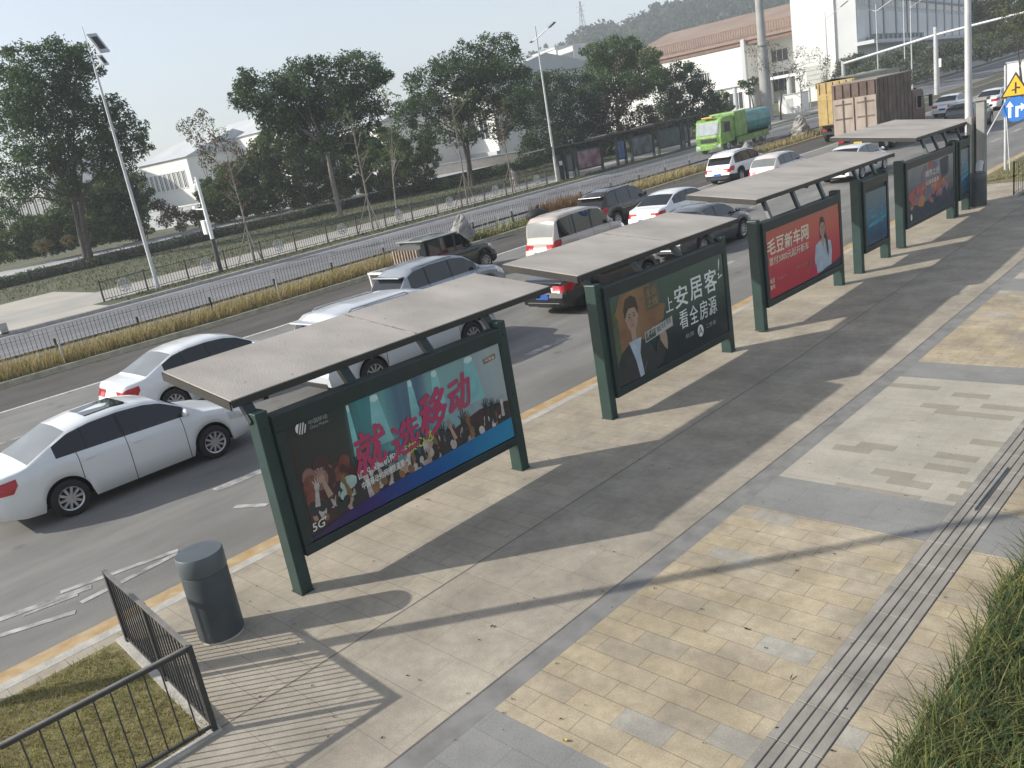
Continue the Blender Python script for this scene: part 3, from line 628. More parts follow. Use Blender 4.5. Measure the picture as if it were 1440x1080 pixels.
def car_surface(p):
    L, W = p['L'], p['W']; hw = W/2
    yy = np.linspace(-.3, L+.3, 600)
    def sm(pts, k):
        v = np.interp(yy, [a for a, _ in pts], [b for _, b in pts]); ker = np.hanning(k); ker /= ker.sum()
        return np.convolve(np.pad(v, k//2, 'edge'), ker, 'valid')[:600]
    deck = sm(p['deck'], 13); roof = sm([(-1, 0)]+p['roof']+[(9, 0)], 13 if p['roof'][0][0] > .3 else 5)
    wid = sm([(0, .80*hw), (.12, .90*hw), (.45, .975*hw), (1, hw), (L-1.1, hw), (L-.5, .95*hw), (L-.15, .82*hw), (L, .68*hw)], 15)
    zb0 = sm([(0, .34), (.3, .24), (1, .2), (L-1, .2), (L-.3, .22), (L, .28)], 9); rmax = max(b for _, b in p['roof'])
    ar = p['tr']+.065; wy = (p['yr'], p['yr']+p['wb'])
    def P(y):
        f = lambda a: float(np.interp(y, yy, a))
        w_, zd, k = f(wid), f(deck), f(roof); zb = f(zb0); kk = min(1, k/rmax); zr = zd+k
        for c in wy:
            d = abs(y-c)
            if d < ar: zb = max(zb, p['tr']+math.sqrt(ar*ar-d*d)*.98)
        wr = p['wf']*hw; lerp = lambda a, b, t: a+(b-a)*t
        pts = [(w_*.93, zb), (w_*.985, zb+.012), (w_*.998, lerp(zb, zd, .38)), (w_, lerp(zb, zd, .62)), (w_*.985, lerp(zb, zd, .82)), (w_*.945, zd-.012),
               (w_*.915, zd+.012), (lerp(w_*.90, wr*1.03, kk), zd+.014+k*.88), (lerp(w_*.85, wr*.95, kk), zd+.018+k*.975), (lerp(w_*.45, wr*.5, kk), zd+.026+k), (0, zd+.03+k+.012*kk)]
        out = []
        for x, z in pts:
            yo = y
            if y < .35: yo -= .11*(1-y/.35)*max(0, math.sin(math.pi*min(1, max(0, (z-.2)/.62))))
            if y > L-.35: yo += .10*(1-(L-y)/.35)*max(0, math.sin(math.pi*min(1, max(0, (z-.15)/.55))))
            out.append(Vector((x, yo, z)))
        return out
    return P, rmax
WHEEL_CACHE = {}
def wheel(par, x, y, r, side, spokes=10, rimmat=None):
    key = (round(r, 3), side, spokes, rimmat.name if rimmat else '')
    if key in WHEEL_CACHE:
        t0, r0 = WHEEL_CACHE[key]; h = bpy.data.objects.new('wheel', None); COL.objects.link(h); h.parent = par; h.location = (x, y, r)
        for o in (t0, r0): c = o.copy(); COL.objects.link(c); c.parent = h
        return
    h = bpy.data.objects.new('wheel', None); COL.objects.link(h); h.parent = par; h.location = (x, y, r); h.empty_display_size = .2
    mb = MB(); prof = [(-.10, r*.66), (-.105, r*.9), (-.085, r*.985), (0, r), (.085, r*.985), (.105, r*.9), (.10, r*.66)]; n = 28; vs = []
    for a, rr in prof:
        for k in range(n): t = 2*math.pi*k/n; vs.append((a, rr*math.cos(t), rr*math.sin(t)))
    fs = [(i*n+k, i*n+(k+1) % n, (i+1)*n+(k+1) % n, (i+1)*n+k) for i in range(len(prof)-1) for k in range(n)]
    mb.add(vs, fs, 0, True); mb.add([(side*.03, r*.66*math.cos(2*math.pi*k/n), r*.66*math.sin(2*math.pi*k/n)) for k in range(n)], [tuple(range(n))], 0)
    t0 = mb.obj('tyre', BLACK, h)
    mb = MB(); s = side; ri = r*.66
    for k in range(n):
        a, b = 2*math.pi*k/n, 2*math.pi*(k+1)/n
        mb.add([(s*.103, ri*math.cos(a), ri*math.sin(a)), (s*.103, ri*math.cos(b), ri*math.sin(b)), (s*.09, ri*.88*math.cos(b), ri*.88*math.sin(b)), (s*.09, ri*.88*math.cos(a), ri*.88*math.sin(a))], [(0, 1, 2, 3)], 0)
    for k in range(spokes):
        a = 2*math.pi*k/spokes; c, sn = math.cos(a), math.sin(a); q = lambda u, v, d: (s*d, u*c-v*sn, u*sn+v*c)
        mb.add([q(.03, -.022, .092), q(.03, .022, .092), q(ri*.9, .030, .098), q(ri*.9, -.012, .098), q(.03, -.022, .05), q(.03, .022, .05), q(ri*.9, .030, .05), q(ri*.9, -.012, .05)], [(0, 1, 2, 3), (0, 4, 5, 1), (2, 6, 7, 3), (1, 5, 6, 2), (3, 7, 4, 0)], 0)
    mb.tube([(s*.05, 0, 0), (s*.1, 0, 0)], [.05, .045], 12)
    r0 = mb.obj('rim', rimmat or CHROME, h); WHEEL_CACHE[key] = (t0, r0)

def car(kind, label, x, y, body, group='cars waiting in the near carriageway', name='parked_car', rz=0.0, glass_rear=None, lights=REDL, cat='car', trim=None, sunroof=False, scale=1.0, spokes=10, rim=None, plate=True):
    p = PROF[kind]; L, W = p['L'], p['W']; P, rmax = car_surface(p); hw = W/2
    slope = math.atan2(zg(y+3)-zg(y), 3)
    c = thing(name, label, cat, (x, y, zg(y)+RZ), rz, group, slope if rz == 0 else -slope); c.scale = (scale,)*3
    ys = set(np.round(np.arange(0, L+.01, .06), 3))
    for q in (p['rear']+p['front']): ys.add(q)
    for a, b in p['side']: ys |= {a, b}
    for sy in p['seams']: ys |= {sy-.007, sy+.007}
    for k in range(-9, 10):
        for wc in (p['yr'], p['yr']+p['wb']): ys.add(round(wc+(p['tr']+.064)*math.sin(k/9*math.pi/2), 3))
    ys |= {.015, .03, .08, L-.03}
    ys = sorted(v for v in ys if 0 <= v <= L); ys = [v for i, v in enumerate(ys) if i == 0 or v-ys[i-1] > .004]
    G = [P(v) for v in ys]; n = len(ys)
    mb = MB(); idx = {}
    for i in range(n):
        for j in range(TT):
            for s in (1, -1):
                if j == TT-1 and s < 0: idx[i, j, s] = idx[i, j, 1]; continue
                idx[i, j, s] = len(mb.v); q = G[i][j]; mb.v.append((q.x*s, q.y, q.z))
    glass = {'rear_window': [], 'windshield': [], 'side_window': {}}
    for i in range(n-1):
        ym = (ys[i]+ys[i+1])/2; k0 = G[i][10].z-G[i][5].z
        for j in range(TT-1):
            for s in (1, -1):
                q = [idx[i, j, s], idx[i, j+1, s], idx[i+1, j+1, s], idx[i+1, j, s]]
                if s < 0: q = q[::-1]
                if j >= 8 and p['rear'][0] < ym < p['rear'][1]: glass['rear_window'].append(q); continue
                if j >= 8 and p['front'][0] < ym < p['front'][1]: glass['windshield'].append(q); continue
                if j == 6 and G[i][7].z-G[i][6].z > .06:
                    hit = [m for m, (a, b) in enumerate(p['side']) if a < ym < b]
                    if not hit and p['side'][0][0] < ym < p['side'][-1][1]: mb.f.append(q); mb.m.append(2); mb.s.append(True); continue
                    if hit: glass['side_window'].setdefault((hit[0], s), []).append(q); continue
                mi = 0
                if 1 <= j <= 5 and any(abs(ym-sy) < .007 for sy in p['seams']): mi = 1
                if trim and j <= 1: mi = 2
                mb.f.append(q); mb.m.append(mi); mb.s.append(True)
    for i, sgn in ((0, 1), (n-1, -1)):
        for j in range(TT-1):
            q = [idx[i, j, 1], idx[i, j, -1], idx[i, j+1, -1], idx[i, j+1, 1]]
            if j == TT-2: q = q[:3]
            mb.f.append(q if sgn > 0 else q[::-1]); mb.m.append(2 if (trim and j < 2) or (sgn < 0 and j == 2) else 0); mb.s.append(False)
    mb.obj('body', [body, SEAM, PLASTIC], c)
    def sub(name, faces, mat):
        used = sorted({a for f in faces for a in f}); mp = {a: b for b, a in enumerate(used)}
        m2 = MB(); m2.add([mb.v[a] for a in used], [[mp[a] for a in f] for f in faces], 0, True); return m2.obj(name, mat, c)
    for nm in ('rear_window', 'windshield'):
        if glass[nm]: sub(nm, glass[nm], glass_rear if (nm == 'rear_window' and glass_rear) else GLASS)
    for key in sorted(glass['side_window']): sub('side_window', glass['side_window'][key], GLASS)
    MB().box(-hw*.62, hw*.62, .25, L-.25, .19, .6).obj('underbody', PLASTIC, c)
    for s in (1, -1):
        for wy in (p['yr'], p['yr']+p['wb']): wheel(c, s*(hw-.115), wy, p['tr'], s, spokes, rim)
        # tail lamp wrapping round the corner
        m2 = MB(); lo, hi = (3.0, 4.55) if kind in ('sedan',) else ((2.9, 4.7) if kind != 'van' else (3.2, 5.0))
        def S(yv, t):
            g = P(yv); a = int(t); b = min(a+1, TT-1); v = g[a].lerp(g[b], t-a); return v
        rows = []
        for t in (lo, (lo+hi)/2, hi):
            e = S(.0, t); r_ = [Vector((e.x*.50, e.y-.012, e.z)), Vector((e.x*.8, e.y-.014, e.z)), Vector((e.x+.006, e.y-.010, e.z))]
            for yv in (.06, .14, .26 if t == lo else .34): v = S(yv, t); r_.append(Vector((v.x+.008, v.y, v.z)))
            rows.append(r_)
        vs = [(v.x*s, v.y, v.z) for r_ in rows for v in r_]; fs = [(a*6+b, a*6+b+1, (a+1)*6+b+1, (a+1)*6+b) for a in range(2) for b in range(5)]
        m2.add(vs, [f if s < 0 else f[::-1] for f in fs], 0, True); m2.obj('taillight', lights, c)
        rows = []
        for t in (3.2, 4.0, 4.8):
            r_ = []
            for yv in (L-.62 if t > 4 else L-.5, L-.4, L-.25, L-.12, L-.03): v = S(yv, t); r_.append(Vector((v.x+.008, v.y+.004, v.z+.004)))
            rows.append(r_)
        vs = [(v.x*s, v.y, v.z) for r_ in rows for v in r_]; fs = [(a*5+b, a*5+b+1, (a+1)*5+b+1, (a+1)*5+b) for a in range(2) for b in range(4)]
        MB().add(vs, [f if s < 0 else f[::-1] for f in fs], 0, True).obj('headlight', CLEARL, c)
        ym = p['front'][1]-.30; q = S(ym, 5.5)
        m2 = MB(); m2.ell((s*(q.x+.13), ym, q.z+.10), (.10, .055, .075)); m2.box(min(s*(q.x-.03), s*(q.x+.08)), max(s*(q.x-.03), s*(q.x+.08)), ym-.02, ym+.02, q.z+.02, q.z+.06); m2.obj('mirror', body, c)
        for sy in p['seams'][:2]:
            q = S(sy+.16, 4.1); MB().box(s*q.x-.02, s*q.x+.02, sy+.10, sy+.26, q.z-.012, q.z+.014).obj('door_handle', body if body is not P_BLACK else CHROME, c, .006)
    e = P(0); zc = e[3].z-.03; yo = min(q.y for q in e)
    if plate:
        MB().box(-.22, .22, yo-.012, yo+.05, zc-.16, zc-.02).obj('number_plate', PLATE, c)
    MB().box(-hw*.66, hw*.66, yo+.015, yo+.2, .30, .42).obj('bumper', PLASTIC if trim or kind != 'sedan' else body, c, .02)
    if sunroof:
        q = P(2.05); m2 = MB(); z = q[10].z
        m2.add([(-.38, 1.75, z-.012), (.38, 1.75, z-.012), (.40, 2.45, z+.003), (-.40, 2.45, z+.003), (-.38, 1.75, z-.04), (.38, 1.75, z-.04), (.40, 2.45, z-.03), (-.40, 2.45, z-.03)], [(0, 1, 2, 3), (0, 4, 5, 1), (1, 5, 6, 2), (2, 6, 7, 3), (3, 7, 4, 0)])
        m2.obj('sunroof', GLASS, c)
    if kind in ('suv', 'mpv'):
        for s in (1, -1):
            q0, q1 = P(.8), P(2.4); m2 = MB()
            m2.tube([(s*q0[8].x, .75, q0[8].z-.01), (s*q0[8].x, .85, q0[8].z+.04), (s*q1[8].x, 2.3, q1[8].z+.04), (s*q1[8].x, 2.4, q1[8].z)], .016, 6); m2.obj('roof_rail', CHROME, c)
        q = P(p['rear'][1]); MB().box(-q[8].x*.95, q[8].x*.95, p['rear'][1]-.2, p['rear'][1]+.02, q[9].z-.015, q[9].z+.02).obj('spoiler', body, c, .01)
    return c
car('sedan', 'white sedan with a glass sunroof, nearest to the fence and litter bin', -15.9, 2.62, P_WHITE, glass_rear=GLASS_L, sunroof=True)
car('sedan', 'white sedan in the second lane, half behind the nearest shelter roof', -20.0, 6.35, P_WHITE, glass_rear=GLASS_L)
car('sedan', 'car cut by the photo edge, only its front corner showing', -21.0, -.85, P_WHITE)
car('mpv', 'long silver people carrier behind the nearest shelter roof', -16.25, 9.4, paint('pearl_paint', (.60, .62, .65)), cat='van', lights=REDL, scale=1.05)
car('suv', 'silver hatchback beside the dark green jeep', -20.45, 14.75, P_SILVER)
j = car('jeep', 'small dark green jeep with a slatted tail, next to the grassy median', -24.6, 19.2, P_JEEP, trim=True)
for k in range(9): MB().box(-.72+k*.17, -.66+k*.17, -.10, .06, .98, 1.52).obj('rear_slat', M('slat_tan', (.30, .24, .19), .7, .3, 6), j)
MB().box(-.78, .78, .2, 2.0, 1.735, 1.775).obj('roof_cover', M('pale_grey_roof', (.26, .26, .24), .6, .2, 2), j, .03)  # pale grey plate over the dark green roof
car('van', 'dusty beige minivan stopped ahead of the silver hatchback', -20.7, 22.2, P_BEIGE, cat='van', glass_rear=GLASS_L)
car('sedan', 'black sedan whose tail shows under the second shelter roof', -15.5, 16.5, P_BLACK)
car('sedan', 'dark grey sedan hidden behind the second shelter, wheels just showing', -15.9, 22.9, P_GREY)
car('suv', 'dark brown car ahead of the beige minivan, close to the median', -24.2, 29.4, P_BROWN)
car('sedan', 'white sedan with dark rear glass between the beige minivan and the long shelter', -20.2, 28.0, P_WHITE)
car('suv', 'white off-roader with black rear glass beside the grassy median', -25.0, 42.0, P_WHITE, trim=True)
car('hatch', 'small pale pinkish hatchback right of the white off-roader', -20.9, 39.2, P_PINK, glass_rear=GLASS_L)
car('sedan', 'white sedan half hidden behind the farthest near-side shelter roof', -16.9, 38.4, P_WHITE)
car('suv', 'dark people carrier right of the brown truck', -17.2, 56.6, P_BLACK, glass_rear=GLASS_L)
car('sedan', 'white sedan on the far road ahead, by the yellow triangle sign', -19.4, 70.2, P_WHITE)
car('sedan', 'white sedan on the far road ahead, behind the tall grey pole', -22.6, 71.0, P_WHITE)

# ------------------------------------------------------------------ trucks and cart
def truck_wheels(par, pts, r, wid=.28):
    for x, y in pts:
        mb = MB(); s = 1 if x > 0 else -1
        mb.tube([(x-wid/2, y, r), (x-wid/2+.03, y, r), (x+wid/2-.03, y, r), (x+wid/2, y, r)], [r*.9, r, r, r*.9], 22)
        o = mb.obj('wheel', BLACK, par)
        m2 = MB(); m2.tube([(x+s*(wid/2-.02), y, r), (x+s*(wid/2+.012), y, r)], [r*.55, r*.5], 16); m2.tube([(x+s*(wid/2), y, r), (x+s*(wid/2+.06), y, r)], [r*.22, r*.18], 10)
        m2.obj('rim', STEEL, o)
def cargo_truck(name, label, x, y, L, side_m, rear_m, top_m, cab_m, hbox=3.0, W=2.5, zb=1.15, tarp=False, rz=0):
    t = thing(name, label, 'truck', (x, y, zg(y)+RZ), rz, 'trucks on the near carriageway', math.atan2(zg(y+4)-zg(y), 4))
    hw = W/2; lb = L-2.3
    MB().box(-.5, .5, .3, L-.3, .62, .95).box(-hw*.9, hw*.9, .25, .4, .55, .75).box(-hw*.92, hw*.92, .4, lb, .96, zb-.003).obj('chassis', PLASTIC, t)
    mb = MB(); mb.box(-hw, hw, .05, lb, zb, zb+hbox)
    mb.obj('cargo_box', [side_m], t, .02)
    for s in (1, -1):
        k = .35
        while k < lb-.1:
            MB().box(s*hw+(.002 if s > 0 else -.022), s*hw+(.022 if s > 0 else -.002), k, k+.1, zb+.02, zb+hbox-.04).obj('side_rib', side_m, t); k += .62
    for k, (a, b) in enumerate(((-hw+.06, -.04), (.04, hw-.06))):
        d = MB().box(a, b, -.005, .045, zb+.06, zb+hbox*.72).obj('rear_door', rear_m, t, .01)
        MB().box(a+.12, b-.12, -.03, -.008, zb+.9, zb+.98).box(a+.12, b-.12, -.03, -.008, zb+1.7, zb+1.78).box((a+b)/2-.03, (a+b)/2+.03, -.05, -.031, zb+.15, zb+hbox*.7).obj('door_bar', side_m, d)
    for k in range(6):
        xx = -hw+.15+k*(W-.3)/5; MB().box(xx-.035, xx+.035, -.02, .045, zb+hbox*.74, zb+hbox-.03).obj('rear_stake', side_m, t)
    mb = MB()
    if tarp:
        n = 10; vs = []
        for i in range(n+1):
            yy = .0+lb*i/n; sag = .06*math.sin(i*2.3)
            vs += [(-hw-.06, yy, zb+hbox-.35), (-hw-.04, yy, zb+hbox+.02), (0, yy, zb+hbox+.16+sag), (hw+.04, yy, zb+hbox+.02), (hw+.06, yy, zb+hbox-.35)]
        mb.add(vs, [(i*5+j, i*5+j+1, i*5+j+6, i*5+j+5) for i in range(n) for j in range(4)], 0, True)
    else: mb.box(-hw-.03, hw+.03, .02, lb+.03, zb+hbox+.003, zb+hbox+.06)
    mb.obj('roof_cover', top_m, t)
    cb = MB(); cb.prism([(lb+.25, .7), (L+.1, .7), (L+.12, 1.6), (L-.15, 2.75), (L-.4, 2.9), (lb+.25, 2.9)], -hw*.96, hw*.96, 0); cab = cb.obj('cab', cab_m, t, .06)
    for s in (1, -1):
        MB().box(min(s*hw*.962, s*hw*.975), max(s*hw*.962, s*hw*.975), lb+.75, L-.25, 1.75, 2.5).obj('cab_window', GLASS, cab)
        MB().bar((s*hw*.97, L-.1, 2.4), (s*(hw+.3), L, 2.4), .04, .04).box(s*(hw+.3)-.1, s*(hw+.3)+.1, L-.03, L+.05, 1.75, 2.45).obj('mirror', PLASTIC, cab)
        MB().box(s*hw*.75-.16, s*hw*.75+.16, .2, .245, .78, .9).obj('taillight', REDL, t)
    MB().box(-hw*.8, hw*.8, L-.02, L+.13, 1.75, 2.4).obj('windshield', GLASS, cab)
    truck_wheels(t, [(s*(hw-.16), yy) for s in (1, -1) for yy in (1.1, 2.3, L-1.2)], .5)
    MB().box(-.24, .24, .21, .245, .62, .76).obj('number_plate', M('plate_yellow', (.6, .42, .05), .4), t)
    return t
cargo_truck('cargo_truck', 'tall brown box truck, its weathered ribbed rear doors coloured as sunlit', -20.6, 50.0, 7.6, M('truck_brown', (.10, .068, .055), .75, .3, 1.2, var2=(.17, .12, .10)), M('truck_weathered_sunlit', (.33, .27, .23), .75, .25, 2, var2=(.42, .35, .295), stretch=(1, 1, .3)), M('truck_top', (.25, .22, .19), .8, .2, 1), M('cab_red', (.10, .045, .04), .5), 2.85, 2.6, 1.2)  # rear doors coloured paler as if sunlit, box sides darker as if shaded
cargo_truck('tarpaulin_truck', 'yellow truck under a grey tarpaulin, just beyond the brown box truck', -26.2, 60.5, 10.5, M('truck_yellow', (.40, .285, .11), .5, .2, 2), M('truck_yellow_door', (.42, .30, .11), .5, .2, 2), M('tarpaulin', (.27, .255, .20), .85, .2, 1, .3, 5), M('cab_yellow', (.5, .3, .04), .4), 2.95, 2.7, 1.2, True)
# green sanitation truck coming towards the viewer on the far carriageway
def green_truck():
    y = 63.2; t = thing('sanitation_truck', 'lime green sanitation truck with a teal tank, facing the viewer on the far carriageway', 'truck', (-38.2, y, zg(y)+RZ), math.pi, None, -math.atan2(zg(y+4)-zg(y), 4))
    LIME = M('lime_paint', (.17, .33, .06), .5, .35, 1.5, coat=.4); TEAL = M('teal_paint', (.035, .21, .21), .45, .3, 1.5, coat=.3)
    L = 0.0   # front of the cab is at local y = 0, the body runs to negative y
    cab = MB().prism([(-2.2, .75), (0, .62), (.06, 1.35), (-.18, 2.6), (-.42, 2.8), (-2.2, 2.85)], -1.2, 1.2, 0).obj('cab', LIME, t, .07)
    MB().add([(-1.02, .075, 1.55), (1.02, .075, 1.55), (.98, -.135, 2.52), (-.98, -.135, 2.52), (-1.02, .0, 1.55), (1.02, .0, 1.55), (.98, -.2, 2.52), (-.98, -.2, 2.52)], MB.BF).obj('windshield', M('pale_windshield', (.30, .34, .36), .15, .2, 2), cab)
    MB().box(-1.22, 1.22, -.15, .13, .35, .80).obj('bumper', LIME, t, .04)
    MB().box(-.75, .75, .065, .085, .95, 1.25).obj('grille', PLASTIC, cab)
    for s in (1, -1):
        MB().box(s*.95-.2, s*.95+.2, .125, .15, .48, .70).obj('headlight', CLEARL, t, .02)
        MB().box(min(s*1.203, s*1.215), max(s*1.203, s*1.215), -1.5, -.35, 1.6, 2.4).obj('cab_window', GLASS, cab)
        MB().bar((s*1.18, -.1, 2.5), (s*1.5, .1, 2.45), .04, .04).box(s*1.5-.1, s*1.5+.1, .04, .12, 1.7, 2.4).obj('mirror', PLASTIC, cab)
        MB().box(s*1.22-.02, s*1.22+.02, -8, -2.4, .45, .95).obj('side_skirt', LIME, t)
    MB().box(-1.22, 1.22, -4.3, -2.35, .98, 3.05).obj('front_body', LIME, t, .08)
    n = 20; MB().prism([(1.2*math.copysign(abs(math.cos(2*math.pi*k/n))**.6, math.cos(2*math.pi*k/n)), 1.95+.92*math.copysign(abs(math.sin(2*math.pi*k/n))**.6, math.sin(2*math.pi*k/n))) for k in range(n)], -8.6, -4.32, 1).obj('tank', TEAL, t)
    MB().box(-.5, .5, -8.5, -2.2, .6, .97).obj('chassis', PLASTIC, t)
    MB().box(-.9, .9, -9.2, -8.62, .7, 1.7).obj('rear_pump', GREY_P, t, .05)
    MB().box(-.5, .5, -.5, .0, 2.86, 2.98).obj('roof_light', M('amber_lamp', (.6, .3, .03), .3), cab, .02)
    truck_wheels(t, [(s*1.05, yy) for s in (1, -1) for yy in (-1.0, -5.9, -7.1)], .48)
GREY_P = M('grey_steel', (.22, .23, .24), .5, .2, 3)
green_truck()
# small white cargo tricycle ahead of the silver hatchback's tail
t = thing('cargo_tricycle', 'small tricycle cart with a white open frame, left of the silver hatchback', 'tricycle', (-22.4, 16.3, zg(16.3)+RZ))
WF = M('white_frame', (.72, .70, .66), .5, .1, 4)
mb = MB()
for x in (-.62, .62):
    for yy in (0, 1.5): mb.bar((x, yy, .55), (x*1.15, yy, 1.32), .05, .05)
mb.obj('post', WF, t)
MB().bar((-.75, 0, 1.33), (.75, 0, 1.33), .07, .07).bar((-.75, 1.5, 1.33), (.75, 1.5, 1.33), .07, .07).bar((-.72, -.03, 1.33), (-.72, 1.53, 1.33), .07, .07).bar((.72, -.03, 1.33), (.72, 1.53, 1.33), .07, .07).obj('top_rail', WF, t)
MB().box(-.65, .65, -.03, 1.53, .48, .55).box(-.66, .66, -.05, -.032, .55, .92).box(-.66, .66, 1.532, 1.55, .55, .92).obj('cargo_bed', M('cart_grey', (.40, .40, .39), .6, .2, 3), t)
truck_wheels(t, [(-.6, .5), (.6, .5)], .27, .12); truck_wheels(t, [(.03, 2.35)], .27, .1)
MB().tube([(0, 1.5, .5), (0, 2.3, .75), (0, 2.35, 1.05)], .03, 6).tube([(-.3, 2.3, 1.05), (.3, 2.3, 1.05)], .02, 6).obj('handlebar', DARKIRON, t)
MB().box(-.2, .2, 1.65, 2.0, .72, .82).obj('saddle', BLACK, t, .02)

# ------------------------------------------------------------------ street furniture, near side
b = thing('litter_bin', 'dark grey cylindrical litter bin beside the nearest bus shelter', 'bin', (-8.62, 3.10, 0))
BIN = M('bin_grey', (.055, .065, .072), .5, .15, 4, spec=.4)
MB().tube([(0, 0, .03), (0, 0, .05), (0, 0, .80), (0, 0, .81)], [.245, .25, .25, .245], 36).obj('body', BIN, b)
MB().tube([(0, 0, .812), (0, 0, .83), (0, 0, 1.02), (0, 0, 1.035)], [.245, .255, .255, .245], 36).obj('lid', M('bin_lid', (.09, .105, .115), .45, .12, 4), b)
MB().tube([(0, 0, 0), (0, 0, .03)], .235, 28).obj('base', STONE, b)
b2 = copy_tree(b); b2.location = (-8.35, 29.35, zg(29.35)); b2['label'] = 'dark litter bin at the foot of the grey concrete post'

def picket_panel(par, a, c, h, n, zb=.08, rail=.035, bw=.014, zg0=None, name='panel', m=None):
    a = Vector(a); c = Vector(c); mb = MB()
    mb.bar(a+Vector((0, 0, h)), c+Vector((0, 0, h)), rail, rail); mb.bar(a+Vector((0, 0, zb)), c+Vector((0, 0, zb)), rail*.8, rail*.8)
    for k in range(1, n):
        p = a.lerp(c, k/n); mb.bar(p+Vector((0, 0, zb+rail*.4)), p+Vector((0, 0, h-rail*.5)), bw, bw)
    return mb.obj(name, m or DARKIRON, par, world=True)
def posts(par, pts, h, wd, m=DARKIRON):
    for p in pts:
        MB().box(p[0]-wd/2, p[0]+wd/2, p[1]-wd/2, p[1]+wd/2, p[2], p[2]+h).obj('post', m, par, 0, True)
WIRE = M('fence_wire', (.16, .17, .15), .5, .2, 6)
RAILM = M('fence_rail', (.17, .16, .145), .5, .2, 8)
f = thing('bed_fence', 'low dark bar fence round the grass bed by the litter bin, corner towards the pavement', 'fence', (-7.02, 2.22, 0))
A0, A1, AC, B1 = (-9.50, 2.38, 0), (-8.28, 2.30, 0), (-7.04, 2.21, 0), (-7.13, .68, 0)
picket_panel(f, A0, A1, .90, 12); picket_panel(f, A1, AC, .90, 12); picket_panel(f, AC, B1, .90, 11, bw=.012)
picket_panel(f, (-7.14, .55, 0), (-7.2, -1.2, 0), .90, 12, bw=.012)
posts(f, (A0, A1, AC), .93, .05); posts(f, ((-7.135, .61, 0), (-7.2, -1.25, 0)), .93, .06)
MB().bar((-7.04, 2.21, .925), (-7.13, .64, .925), .034, .014).bar((-9.5, 2.38, .925), (-7.04, 2.21, .925), .045, .014).obj('top_rail', RAILM, f, world=True)

t = thing('lamp_post', 'grey street lamp post at the kerb, inside the fenced grass bed', 'street lamp', (-9.98, .68, 0))
MB().tube([(0, 0, 0), (0, 0, .3), (0, 0, 10.2)], [.12, .10, .05], 16).obj('pole', STEEL, t)
MB().tube([(0, 0, 10.1), (-.8, 0, 10.5), (-1.9, 0, 10.75)], [.05, .045, .04], 8).obj('arm', STEEL, t)
MB().box(-2.7, -1.9, -.15, .15, 10.70, 10.80).obj('lamp_head', GREY_P, t, .03)

def simple_lamp(label, x, y, h, arms, base_z=None, r=.11):
    t = thing('street_lamp', label, 'street lamp', (x, y, zg(y) if base_z is None else base_z), 0, 'pale steel street lamps along the road')
    MB().tube([(0, 0, -.2), (0, 0, .4), (0, 0, h)], [r*1.25, r, r*.5], 12).obj('pole', STEEL, t)
    for dx, dy, dz, ln in arms:
        d = Vector((dx, dy, dz)).normalized(); b = Vector((0, 0, h-.9)); e = b+d*ln
        a = MB().tube([b, b+d*ln*.5, e], [.05, .045, .04], 8).obj('arm', STEEL, t)
        MB().bar(e, e+d*ln*.45, .32, .10).obj('lamp_head', GREY_P, a, .02)
    return t
# left lamp: two tilted square panels at its top
t = simple_lamp('leaning-looking pale lamp post with a pair of square panel lights, by the open driveway', -45.6, 18.4, 11.6, [])
for (z, s, n) in ((11.55, .5, 0), (12.35, .95, 1)):
    a = MB().bar((0, 0, z-.2), (.55, .15, z), .05, .05).obj('bracket', STEEL, t)
    q = MB().prism([(-s*.35, -s*.55), (s*.35, -s*.55), (s*.35, s*.55), (-s*.35, s*.55)], -.03, .03, 0).obj('panel_light', STEEL, t)
    q.location = (.75, .2, z+.1); q.rotation_euler = (R(8), R(-25), R(20))
    q2 = MB().prism([(-s*.2, -s*.36), (s*.2, -s*.36), (s*.2, s*.36), (-s*.2, s*.36)], .032, .045, 0).obj('lens', PLASTIC, q)
MB().tube([(0, 0, 11.5), (-.1, 0, 13.4)], .02, 6).obj('rod', STEEL, t)
simple_lamp('pale lamp post with one long upturned arm, left of the far bus shelters', -46.4, 53.0, 12.0, [(.93, .0, .36, 1.5), (-.93, 0, -.2, .5)])
simple_lamp('pale lamp post with one arm, in front of the white tower wall', -50.7, 115, 11.6, [(.95, 0, .5, 2.4)])
simple_lamp('pale lamp post with an arm to each side, behind the yellow truck', -46.1, 120, 11.4, [(.95, 0, .45, 2.4), (-.6, 0, .3, .7)])
simple_lamp('pale lamp post cut by the top of the photo, right of the twin-arm lamp', -46.2, 130, 13.0, [(.95, 0, .45, 2.4)])
simple_lamp('thin pale lamp post behind the tree on the right edge', -25.3, 108, 12.0, [(.95, 0, .4, 2.0)])
simple_lamp('thin pale lamp post left of the gantry post', -42.5, 122, 11.0, [(.95, 0, .45, 2.2)])
t = thing('tall_pole', 'tall pale pole with a darker foot, behind the farthest near-side shelter', 'pole', (-9.95, 34, zg(34)))
MB().tube([(0, 0, -.2), (0, 0, 1.9)], [.14, .13], 16).obj('foot', M('pole_dark', (.24, .25, .26), .5, .1), t); MB().tube([(0, 0, 1.902), (0, 0, 11.5)], [.128, .08], 16).obj('shaft', STEEL, t)
MB().tube([(0, 0, 11.2), (-2.4, 0, 11.8)], [.05, .04], 8).obj('arm', STEEL, t)
t = thing('telecom_mast', 'thick grey tapering mast rising between the white factory and the tower', 'mast', (-50.95, 98, 1.2))
MB().tube([(0, 0, 0), (0, 0, 9.0)], [.72, .60], 20).obj('lower_shaft', M('mast_grey', (.33, .33, .32), .7, .12, 1), t); MB().tube([(0, 0, 9.25), (0, 0, 24)], [.50, .35], 20).obj('upper_shaft', MATS['mast_grey'], t)
MB().tube([(0, 0, 9.002), (0, 0, 9.248)], [.75, .75], 20).obj('flange', MATS['mast_grey'], t)
